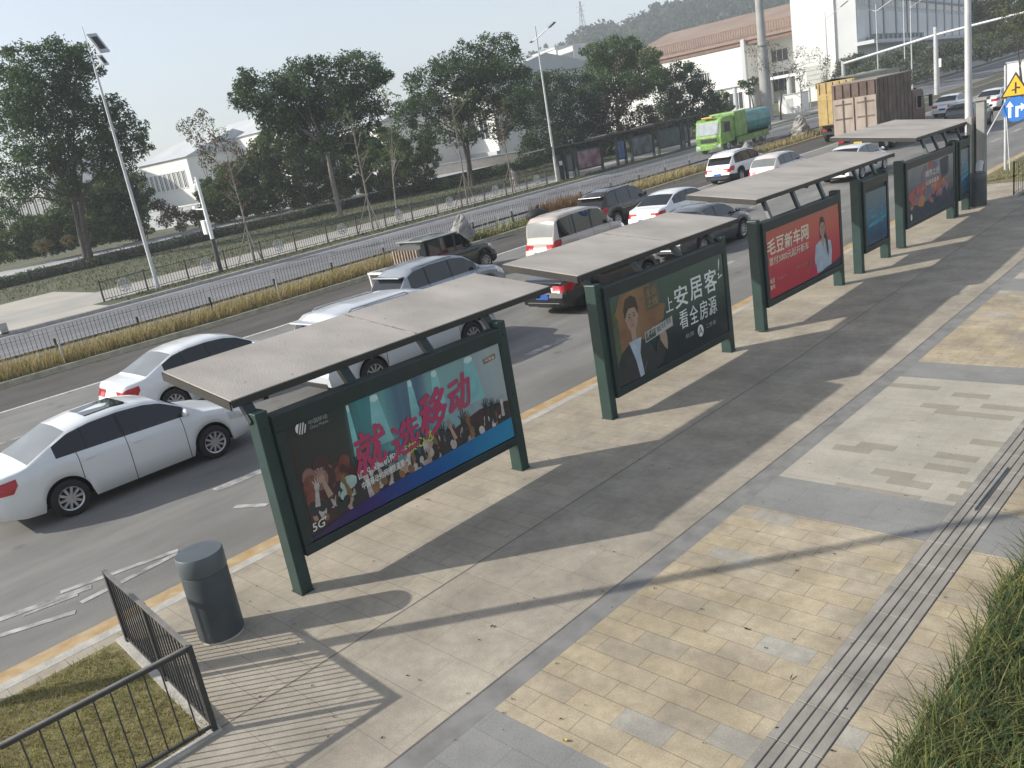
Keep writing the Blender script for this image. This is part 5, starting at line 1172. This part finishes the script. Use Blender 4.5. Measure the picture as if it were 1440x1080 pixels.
mass('undergrowth', 'mixed green shrubs growing wild behind the far hedge', belt(-20, 205, lambda a: low(a)-60+lump(a)*1.4, low, 86, 95, 7)+belt(285, 470, lambda a: low(a)-80+lump(a)*1.2, low, 88, 97, 7)+belt(480, 610, lambda a: low(a)-72+lump(a)*.8, low, 88, 98, 8), 'olive', 380, .27, .3, 'scrub')
mass('dark_thicket', 'dense dark thicket between the big layered tree and the square-panel lamp', belt(128, 205, lambda a: 236+abs(a-165)*.5, lambda a: 330, 90, 98, 7), 'dark', 330, .27, .3, 'olive')
cl = [(tuple(at(a, b, d)), r*d/F_PX, r*d/F_PX*.7) for a, b, d, r in [(222, 288, 94, 12), (240, 298, 92, 14), (258, 305, 90, 12), (275, 300, 92, 12), (232, 310, 88, 12), (255, 318, 86, 10), (120, 335, 82, 10), (95, 338, 82, 10), (60, 345, 82, 12)]]
mass('dry_reeds', 'tan dry reeds beside the left-hand shrubs', cl, 'tan', 400, .26, -.2)
cl = [(tuple(at(a, b, d)), r*d/F_PX, r*d/F_PX*.8) for a, b, d, r in
      [(1190, 92, 140, 14), (1205, 84, 140, 12), (1225, 88, 138, 14), (1182, 108, 138, 14), (1210, 105, 136, 14), (1240, 92, 136, 12), (1255, 82, 140, 14), (1275, 78, 140, 14), (1270, 96, 134, 14), (1295, 92, 132, 14), (1290, 72, 138, 14), (1310, 78, 134, 14), (1285, 108, 126, 12),
       (1305, 102, 126, 12), (1325, 72, 134, 14), (1345, 68, 136, 14), (1330, 90, 130, 12), (1350, 88, 130, 12), (1368, 72, 134, 12), (1375, 60, 140, 14), (1395, 58, 138, 14), (1390, 75, 134, 12), (1410, 68, 134, 12), (1430, 60, 134, 14), (1385, 40, 145, 14), (1410, 42, 145, 14), (1372, 50, 145, 12)]+[(1372+k*15+random.uniform(-6, 6), 2+j*12+random.uniform(-6, 6), 150+j, random.uniform(8, 14)) for k in range(7) for j in range(5)]]
mass('embankment_shrubs', 'grey green shrubs covering the bank below the grey factory', cl, 'grey', 260, .36, .3, 'scrub')
cl = [(tuple(at(a, b, d)), r*d/F_PX, r*d/F_PX*.6) for a, b, d, r in [(620+k*16, 262-k*4.4, 88+k*.8, 14) for k in range(24)]]
mass('bank_bushes', 'dark low bushes in front of the far-side tree trunks', cl, 'dark', 300, .25, .3, 'olive')

def blades(name, label, pts, h, wd, mats, lean=.5, segs=2, mi=None):
    """grass: each blade a bent strip of faces"""
    n = len(pts); hh = h*rng.uniform(.55, 1.25, n); a = rng.uniform(0, 2*np.pi, n); ln = lean*rng.uniform(.3, 1.3, n)*hh
    d = np.stack([np.cos(a), np.sin(a), np.zeros(n)], 1); s = np.stack([-np.sin(a), np.cos(a), np.zeros(n)], 1)*(wd*rng.uniform(.6, 1.3, n))[:, None]/2
    up = np.zeros((n, 3)); up[:, 2] = 1; out = []; m_ = []
    for k in range(segs):
        t0, t1 = k/segs, (k+1)/segs; f = lambda t: pts+d*(ln*t**1.8)[:, None]+up*(hh*(t-.18*t*t))[:, None]
        w0, w1 = 1-t0*.6, (1-t1*.6) if k < segs-1 else .08
        out.append(np.stack([f(t0)-s*w0, f(t0)+s*w0, f(t1)+s*w1, f(t1)-s*w1], 1))
    V = np.concatenate(out)
    if mi is not None: mi = np.tile(mi, segs)
    return tag(quads_obj(name, V, mats, None, mi), label, 'grass', None, 'stuff')
def scatter(n, x0, x1, y0, y1, clump=0):
    p = np.stack([rng.uniform(x0, x1, n), rng.uniform(y0, y1, n), np.zeros(n)], 1)
    if clump:
        c = np.stack([rng.uniform(x0, x1, clump), rng.uniform(y0, y1, clump)], 1)[rng.integers(0, clump, n)]
        p[:, :2] = c+rng.normal(size=(n, 2))*.07
    p[:, 2] = [zg(v) for v in p[:, 1]]
    return p
LUSH = M('blade_green', (.095, .15, .05), .55, .3, 1.2, isl=.5, var2=(.15, .19, .07), spec=.3); DRY = M('blade_dry', (.40, .34, .14), .7, .3, 1.5, isl=.4, var2=(.31, .29, .10), spec=.2)
TANB = M('blade_tan', (.50, .40, .21), .75, .2, .8, isl=.25, var2=(.44, .37, .18), spec=.15); YGB = M('blade_yellowgreen', (.26, .26, .07), .7, .3, 1.0, isl=.4, var2=(.17, .20, .06), spec=.2)
p = scatter(46000, -2.0, 1.4, 4.3, 12.5, 3800); p = p[p[:, 0] > -1.98+.03*np.sin(p[:, 1]*3.1)+.02*np.sin(p[:, 1]*11)]
blades('lawn_grass', 'long green grass along the right edge of the pavement', p, .28, .011, [LUSH, YGB, DRY, M('blade_dark', (.05, .09, .035), .6, .3, 1.2, isl=.4)], .95, 3, rng.choice(4, len(p), p=[.56, .14, .12, .18]))
p = scatter(15000, -9.62, -7.1, -.6, 2.2); blades('bed_grass', 'short yellowish grass inside the fenced bed', p, .07, .009, [DRY, YGB], .8, 2, (rng.random(len(p)) < (.35+.4*np.sin(p[:, 0]*2.3)*np.sin(p[:, 1]*1.9))).astype(np.int32))
p = scatter(7800, -31.9, -30.3, 5.5, 24.5); blades('median_grass', 'tan feathery grass along the near side of the median', p, .58, .028, [TANB, YGB], .35, 2, (rng.random(len(p)) < .15).astype(np.int32))
p = np.concatenate([scatter(1200, -31.9, -30.25, 0, 6.2), scatter(2600, -32.0, -30.25, 25, 42), scatter(900, -32.2, -30.3, 24, 30), scatter(3000, -32.2, -30.3, 42, 80)]); blades('median_ground_cover', 'yellow green ground cover on the median', p, .28, .05, [YGB, LUSH, TANB], .6, 2, rng.integers(0, 3, len(p)))
p = np.concatenate([scatter(1500, -32.0, -30.4, 40.2, 49.5), scatter(900, -32, -30.4, 55, 75)]); blades('median_tan_tufts', 'tan grass tufts near the white off-roader', p, .55, .05, [TANB], .35, 2)
p = np.concatenate([scatter(700, -32.0, -30.5, 33.6, 37.5)]); blades('median_rust_grass', 'rust brown tall grass behind the beige minivan', p, .9, .05, [M('blade_rust', (.20, .12, .05), .7, .3, 1, isl=.4)], .4, 2)
p = np.concatenate([scatter(700, -7.4, -5.6, 31.2, 45), scatter(1600, -9.8, -7.9, 34.5, 60)]); blades('right_bed_grass', 'yellowed grass behind the thin wire fence', p, .14, .04, [DRY, YGB], .7, 2, rng.integers(0, 2, len(p)))
p = np.concatenate([scatter(9000, -72, -53, 18, 75), scatter(1500, -73, -61, 0, 18), scatter(1500, -46.4, -44.4, 16, 60)]); blades('far_grass', 'rough grass on the far verge and bank', p, .20, .07, [M('bank_green_shaded', (.06, .09, .035), .8, .4, .3, isl=.4), LUSH, M('bank_brown', (.11, .095, .055), .8, .3, .3, isl=.3)], .8, 1, rng.choice(3, len(p), p=[.6, .15, .25]))  # main grass tone is darkened to carry the shade of the trees
# spiky white-green plants on the median
for k, (x, y, lab) in enumerate(((-31.0, 4.6, 'pale spiky plant at the left end of the tan median grass'), (-31.2, 30.6, 'pale spiky plant between the boulder and the black bag'), (-31.2, 38.8, 'pale spiky plant on the median left of the white off-roader'))):
    n = 46; a = rng.uniform(0, 2*np.pi, n); L_ = rng.uniform(.5, .95, n); el = rng.uniform(.3, 1.4, n); o = np.array([x, y, zg(y)])+rng.normal(size=(n, 3))*np.array([.35, .7, 0])
    d = np.stack([np.cos(a)*np.cos(el), np.sin(a)*np.cos(el), np.sin(el)], 1)*L_[:, None]; s = np.stack([-np.sin(a), np.cos(a), np.zeros(n)], 1)*.035
    tag(quads_obj('spiky_plant', np.stack([o-s, o+s, o+d+s*.1, o+d-s*.1], 1), M('leaf_pale', (.34, .36, .24), .6, .2, 3, isl=.3)), lab, 'plant', 'spiky plants on the median')
# a few fallen leaves and twigs on the paving
for k, (q, lab) in enumerate((((795, 1043), 'curled yellow leaf on the grey paving band'), ((1113, 954), 'small dry twig on the yellow paving'), ((1050, 886), 'tiny dark leaf on the yellow paving'), ((692, 882), 'tiny pale leaf on the smooth granite paving'), ((600, 703), 'pale yellow leaf on the pink paving'))):
    g = at(*q, 1); r_ = g-Vector((0, 0, CAM_H)); tt = -CAM_H/r_.z; c = Vector((0, 0, CAM_H))+r_*tt; mb = MB(); n = 7; s_ = .045 if k != 1 else .06; vs = []
    for i in range(n+1):
        u = i/n; wv = math.sin(math.pi*u)*s_*(.38 if k != 1 else .08); vs += [(u*s_-s_/2, -wv, .006+.012*u*u+.008), (u*s_-s_/2, 0, .004+.012*u*u), (u*s_-s_/2, wv, .006+.012*u*u+.010)]
    mb.add(vs, [(i*3+j, i*3+j+1, i*3+j+4, i*3+j+3) for i in range(n) for j in range(2)], 0, True)
    o = mb.obj('fallen_leaf' if k != 1 else 'twig', LEAF['tan'] if k not in (0, 4) else M('leaf_yellow', (.45, .36, .05), .6, .2, 9)); o.location = c; o.rotation_euler = (0, 0, k*1.7); tag(o, lab, 'leaf' if k != 1 else 'twig', 'bits fallen on the paving')
n = 420; q_ = np.stack([rng.uniform(-9.6, -2.0, n), 1+rng.random(n)**1.6*22, np.zeros(n)], 1); q_[:, 2] = [zg(v)+.011 for v in q_[:, 1]]
a_ = rng.uniform(0, 6.28, n); s_ = rng.uniform(.006, .022, n); u_ = np.stack([np.cos(a_), np.sin(a_), np.zeros(n)], 1)*s_[:, None]; v_ = np.stack([-np.sin(a_), np.cos(a_), rng.uniform(-.2, .2, n)], 1)*(s_*.5)[:, None]
tag(quads_obj('leaf_litter', np.stack([q_-u_, q_-v_, q_+u_, q_+v_], 1), [M('speck_dark', (.07, .055, .04), .9, .4, 5, isl=.4), LEAF['tan']], None, (rng.random(n) < .3).astype(np.int32)), 'tiny dry specks scattered over the pavement', 'litter', None, 'stuff')
t = tag(MB().tube([(-2.66, 9.15, .022), (-2.65, 10.4, .022)], .011, 6).obj('steel_rod', GREY_P), 'thin dark rod lying along the ribbed tactile strip', 'rod')

# ------------------------------------------------------------------ buildings
WIN = glassm('window_glass', (.05, .06, .07), .15); RUST = M('rust_metal', (.20, .115, .08), .7, .25, 2); TERRA = M('roof_terracotta', (.265, .195, .155), .85, .15, .15)
def win(par, x0, x1, z0, z1, y, frame=WHITE, mull=2, out=-1, m=None):
    """window on a wall at y that faces -Y: pane with frame and glazing bars"""
    f = MB(); t = .12
    f.box(x0, x1, y-.10, y-.004, z1-t, z1).box(x0, x1, y-.10, y-.004, z0, z0+t).box(x0, x0+t, y-.10, y-.004, z0+t+.002, z1-t-.002).box(x1-t, x1, y-.10, y-.004, z0+t+.002, z1-t-.002)
    for k in range(1, mull): xx = x0+(x1-x0)*k/mull; f.box(xx-.05, xx+.05, y-.09, y-.004, z0+t+.002, z1-t-.002)
    o = f.obj('window', frame, par); MB().box(x0+t, x1-t, y-.04, y-.002, z0+t, z1-t).obj('pane', m or WIN, o); return o
# white factory with the reddish roof
b = thing('white_factory', 'long white factory with a reddish sloping roof and rusty roof railing', 'factory', (-84, 150, 2.6))
W0 = -30; W1 = 2.5
wall = MB().box(W0, W1, 0, 26, -2, 11.2).obj('wall', WHITE, b)
MB().box(W1+.003, 14.5, 7, 26, -2, 12.2).obj('wing_wall', WHITE, b)
mb = MB(); mb.prism([(-.6, 12.4), (26.6, 19.0), (26.6, 18.6), (-.6, 12.0)], W0-.6, 16.0, 0); mb.obj('roof', TERRA, b)
mb = MB(); mb.box(W0, 15.8, -.3, -.2, 14.3, 14.45).box(W0, 15.8, -.3, -.2, 12.45, 12.6)
k = W0
while k < 15.8: mb.box(k, k+.17, -.29, -.21, 12.6, 14.3); k += .50
mb.obj('roof_railing', RUST, b)
MB().box(W0, 15.8, -.25, -.004, 11.3, 12.0).obj('gutter', RUST, b)
for x0, x1 in ((-9.5, -5.2), (-17.0, -12.5), (-25, -20)): win(b, x0, x1, 5.3, 8.0, 0, WHITE, 8)
win(b, 4, 7.5, 7.5, 9.8, 7, WHITE, 3); win(b, 9, 13, 7.5, 9.8, 7, WHITE, 4); win(b, 4, 7.5, 2.2, 5.8, 7, WHITE, 3); win(b, 9, 13, 2.2, 5.8, 7, WHITE, 4)
MB().box(-5, 14.5, -.5, 6.9, 4.4, 4.9).obj('canopy', WHITE, b)
for x in (-3.8, -.2, 3.4, 7.0, 10.6, 14.0): MB().tube([(x, .1, -2), (x, .1, 4.4)], [.5, .42], 12).obj('column', GREYW, b)
win(b, -2.5, 1.5, .2, 3.4, 0, WHITE, 4); MB().box(2.2, 2.9, -.9, -.004, 5, 12.3).obj('pier', GREYW, b)
# grey and white tower block on the right
b = thing('tower_block', 'large pale multi-storey factory block with window rows, top right', 'factory', (-55.8, 129.5, 5.5), R(7.5))
MB().box(-6.2, 0, 0, 105, -3, 26).obj('white_wall', WHITE, b)
gm = M('factory_grey', (.64, .65, .65), .85, .08, .2)
MB().box(.003, 3.0, .3, 105, -3, 26).obj('grey_wall', gm, b)
pm = M('pilaster_dark', (.27, .275, .29), .7, .15, 1); pg = M('panel_green', (.68, .72, .69), .8, .08, .3); pw = M('panel_white', (.76, .76, .75), .8, .08, .3)
for k in range(12): MB().box(3.003, 3.16, 7.4+k*8.2, 7.8+k*8.2, 4.5, 18.6).obj('pilaster', pm, b)
for k in range(12):
    y0 = .8+k*8.2
    for a in range(2):
        f = MB().box(3.003, 3.05, y0+a*3.2, y0+3.0+a*3.2, 9.3, 10.5).obj('window', gm, b); MB().box(3.052, 3.062, y0+.12+a*3.2, y0+2.88+a*3.2, 9.42, 10.38).obj('pane', WIN, f)
        MB().box(3.063, 3.08, y0+1.2+a*3.2, y0+1.32+a*3.2, 9.42, 10.38).obj('glazing_bar', gm, f)
    MB().box(3.003, 3.06, y0, y0+6.4, 11.1, 14.2).obj('panel', pg, b); MB().box(3.003, 3.06, y0, y0+6.4, 4.7, 8.7).obj('panel', pw, b)
    MB().box(3.003, 3.06, y0, y0+6.4, 14.9, 17.4).obj('panel', pg, b)
MB().box(3.003, 5.4, 0, 105, 3.7, 4.2).obj('ledge', gm, b); MB().box(3.003, 3.12, 0, 105, 10.6, 10.85).obj('band', pm, b); MB().box(3.003, 3.4, 0, 105, 18.7, 19.3).obj('band', pm, b)
for k in range(11): MB().box(3.6, 4.6, 5+k*3.1, 6.6+k*3.1, 4.202, 5.1).obj('roof_unit', GREY_P, b)
# distant white house above the trees
q = at(787, 112, 262); b = thing('white_house', 'pale boxy building rising over the trees below the hill', 'building', (q.x, q.y, 4), R(-20))
MB().box(-14, 0, 0, 14, -2, q.z+4.5).obj('wall', WHITE, b); MB().box(.003, 9, .5, 14, -2, q.z+4.0).obj('side_wall', GREYW, b)
MB().box(.2, 8.8, .3, .497, q.z-.5, q.z+2.5).obj('window', WIN, b); MB().box(-14.3, .25, -.3, 14.3, q.z+4.503, q.z+5.1).obj('roof_edge', GREYW, b); MB().box(-18, -14.003, 2, 14, -2, q.z+2.5).obj('annex', WHITE, b)
# left white halls
def hall(label, p0, d0, p1, d1, ztop, zbase, roof_h, nwin, group='white industrial halls behind the far trees', wz=(.45, .75)):
    a = at(*p0, d0); c = at(*p1, d1); L = math.hypot(c.x-a.x, c.y-a.y); rz = math.atan2(c.y-a.y, c.x-a.x); gz = zg(a.y)-2.5
    b = thing('industrial_hall', label, 'building', (a.x, a.y, gz), rz, group); H_ = a.z-gz
    MB().box(0, L, 0, 18, -1, H_).obj('wall', WHITE, b); mb = MB(); mb.prism([(-.4, H_+.003), (9, H_+roof_h), (18.4, H_+.003)], -.4, L+.4, 0); mb.obj('roof', GREYW, b)
    for k in range(nwin):
        x0 = 1+k*(L-2)/nwin; win(b, x0, x0+(L-2)/nwin*.72, H_*wz[0], H_*wz[1], 0, WHITE, 2)
    MB().box(-.1, L+.1, -.5, -.004, H_*.28, H_*.33).obj('ledge', GREYW, b)
    return b
hall('low white hall with a grey roof and window row, right of the square-panel lamp', (195, 235), 150, (262, 222), 138, 0, 0, 3.2, 9, wz=(.62, .85))
hall('taller white hall left of the broad spreading tree', (262, 212), 158, (400, 194), 130, 0, 0, 3.4, 14, wz=(.6, .88))
hall('white building showing through the branches left of the tall dark-topped tree', (545, 158), 152, (690, 135), 116, 0, 0, 2.5, 10)
hall('white building seen under the crown of the broad spreading tree', (420, 200), 142, (535, 186), 118, 0, 0, 2.5, 10)
hall('pale hall at the left edge behind the big layered tree', (-60, 265), 150, (70, 262), 140, 0, 0, 2.5, 10)
b = at(235, 262, 118); t = thing('boundary_wall', 'pale grey boundary wall below the low white hall', 'wall', (b.x-12, b.y-4, zg(b.y)), R(20)); MB().box(-6, 34, 0, .4, -1, 2.6).obj('wall', GREYW, t); MB().box(-6.1, 34.1, -.06, .46, 2.603, 2.75).obj('coping', WHITE, t)
q = at(640, 235, 108); t = thing('garden_wall', 'low pale wall behind the trunks of the tall dark-topped tree', 'wall', (q.x, q.y, zg(q.y)), R(38)); MB().box(-16, 24, 0, .35, -.5, 1.9).obj('wall', CONC, t); MB().box(-16.1, 24.1, -.05, .4, 1.903, 2.0).obj('coping', GREYW, t)
q = at(1437, 100, 86); t = thing('pale_wall', 'pale wall behind the leaning tree at the right edge', 'wall', (q.x-.6, q.y, zg(q.y)), R(10)); MB().box(-.5, 10, 0, .4, -.5, 2.6).obj('wall', WHITE, t); MB().box(-.6, 10.1, -.05, .45, 2.603, 2.7).obj('coping', GREYW, t)

# ------------------------------------------------------------------ hill
def hill():
    prof = [(560, 150), (640, 132), (690, 112), (730, 95), (760, 80), (790, 68), (805, 52), (825, 40), (850, 37), (880, 34), (905, 20), (930, 12), (960, 4), (1000, -12), (1060, -30), (1130, -42), (1200, -30), (1270, 10), (1340, 62), (1420, 80), (1500, 80), (1900, 60)]
    cols = 240; rows = 34; vs = []
    for i in range(cols):
        u = 560+(1900-560)*i/(cols-1); v = float(np.interp(u, [a for a, _ in prof], [b for _, b in prof]))
        D = 640; tp = at(u, v, D); d = Vector((tp.x, tp.y, 0)).normalized()
        for j in range(rows):
            t = j/(rows-1); dist = D-300+300*t if t <= 1 else D; z = 3+(tp.z-3)*(t**1.25)
            n_ = (math.sin(i*.9+j*1.7)+math.sin(i*.37-j*.9)+math.sin(i*1.9+j*.4))*.9
            vs.append((d.x*dist, d.y*dist, z+n_*t+rng.uniform(-1.3, 1.3)*min(1, t*2)))
        vs.append((d.x*(D+260), d.y*(D+260), 0))
    r1 = rows+1; fs = [(i*r1+j, (i+1)*r1+j, (i+1)*r1+j+1, i*r1+j+1) for i in range(cols-1) for j in range(rows)]
    o = MB().add(vs, fs, 0, False).obj('hill', M('hill_forest', (.028, .045, .025), .9, .5, .05, .8, .4, var2=(.07, .085, .045)), kind='structure')
    # tree crowns breaking the slope and the skyline
    pts = np.array(vs).reshape(cols, r1, 3)[:, 3:rows].reshape(-1, 3); pts = pts[rng.random(len(pts)) < .8]
    V = leafcloud([(tuple(p+np.array([rng.uniform(-3, 3), rng.uniform(-3, 3), .8])), rng.uniform(2.4, 4.6), rng.uniform(2, 4)) for p in pts], 1.5, 2.6, .3, 1.5)
    tag(quads_obj('hill_forest', V, M('hill_leaves', (.035, .055, .028), .8, .4, .03, isl=.4, var2=(.06, .08, .035))), 'hazy wooded slope of the hill', 'forest', None, 'stuff')
hill()
q = at(820, 40, 640); t = thing('transmission_tower', 'faint lattice transmission tower on the hill crest', 'pylon', (q.x, q.y, q.z-4))
mb = MB(); Hh = 22
for k in range(4):
    a = math.pi/4+k*math.pi/2; mb.tube([(2.6*math.cos(a), 2.6*math.sin(a), 0), (.35*math.cos(a), .35*math.sin(a), Hh)], .16, 4)
    for j in range(6):
        f0, f1 = j/6, (j+1)/6; r0, r1 = 2.6-2.25*f0, 2.6-2.25*f1; a2 = a+math.pi/2; mb.tube([(r0*math.cos(a), r0*math.sin(a), f0*Hh), (r1*math.cos(a2), r1*math.sin(a2), f1*Hh)], .1, 4)
mb.obj('lattice', GREY_P, t)
for z in (15, 18.5): MB().box(-4, 4, -.15, .15, z, z+.3).obj('cross_arm', GREY_P, t)

# ------------------------------------------------------------------ haze in the air
hz = MB().box(-1150, 420, -120, 1050, -6, 150).obj('haze', None, None)
hz.data.materials.clear(); hm = bpy.data.materials.new('haze_air'); hm.use_nodes = True; n_ = hm.node_tree; n_.nodes.remove(n_.nodes['Principled BSDF'])
pv = n_.nodes.new('ShaderNodeVolumePrincipled'); pv.inputs['Color'].default_value = (.86, .92, 1.0, 1); pv.inputs['Density'].default_value = .0007; pv.inputs['Anisotropy'].default_value = 0
n_.links.new(pv.outputs[0], n_.nodes['Material Output'].inputs['Volume']); hz.data.materials.append(hm); tag(hz, 'thin pale haze lying over the road and hill', 'haze', None, 'stuff')
hz.data.update()
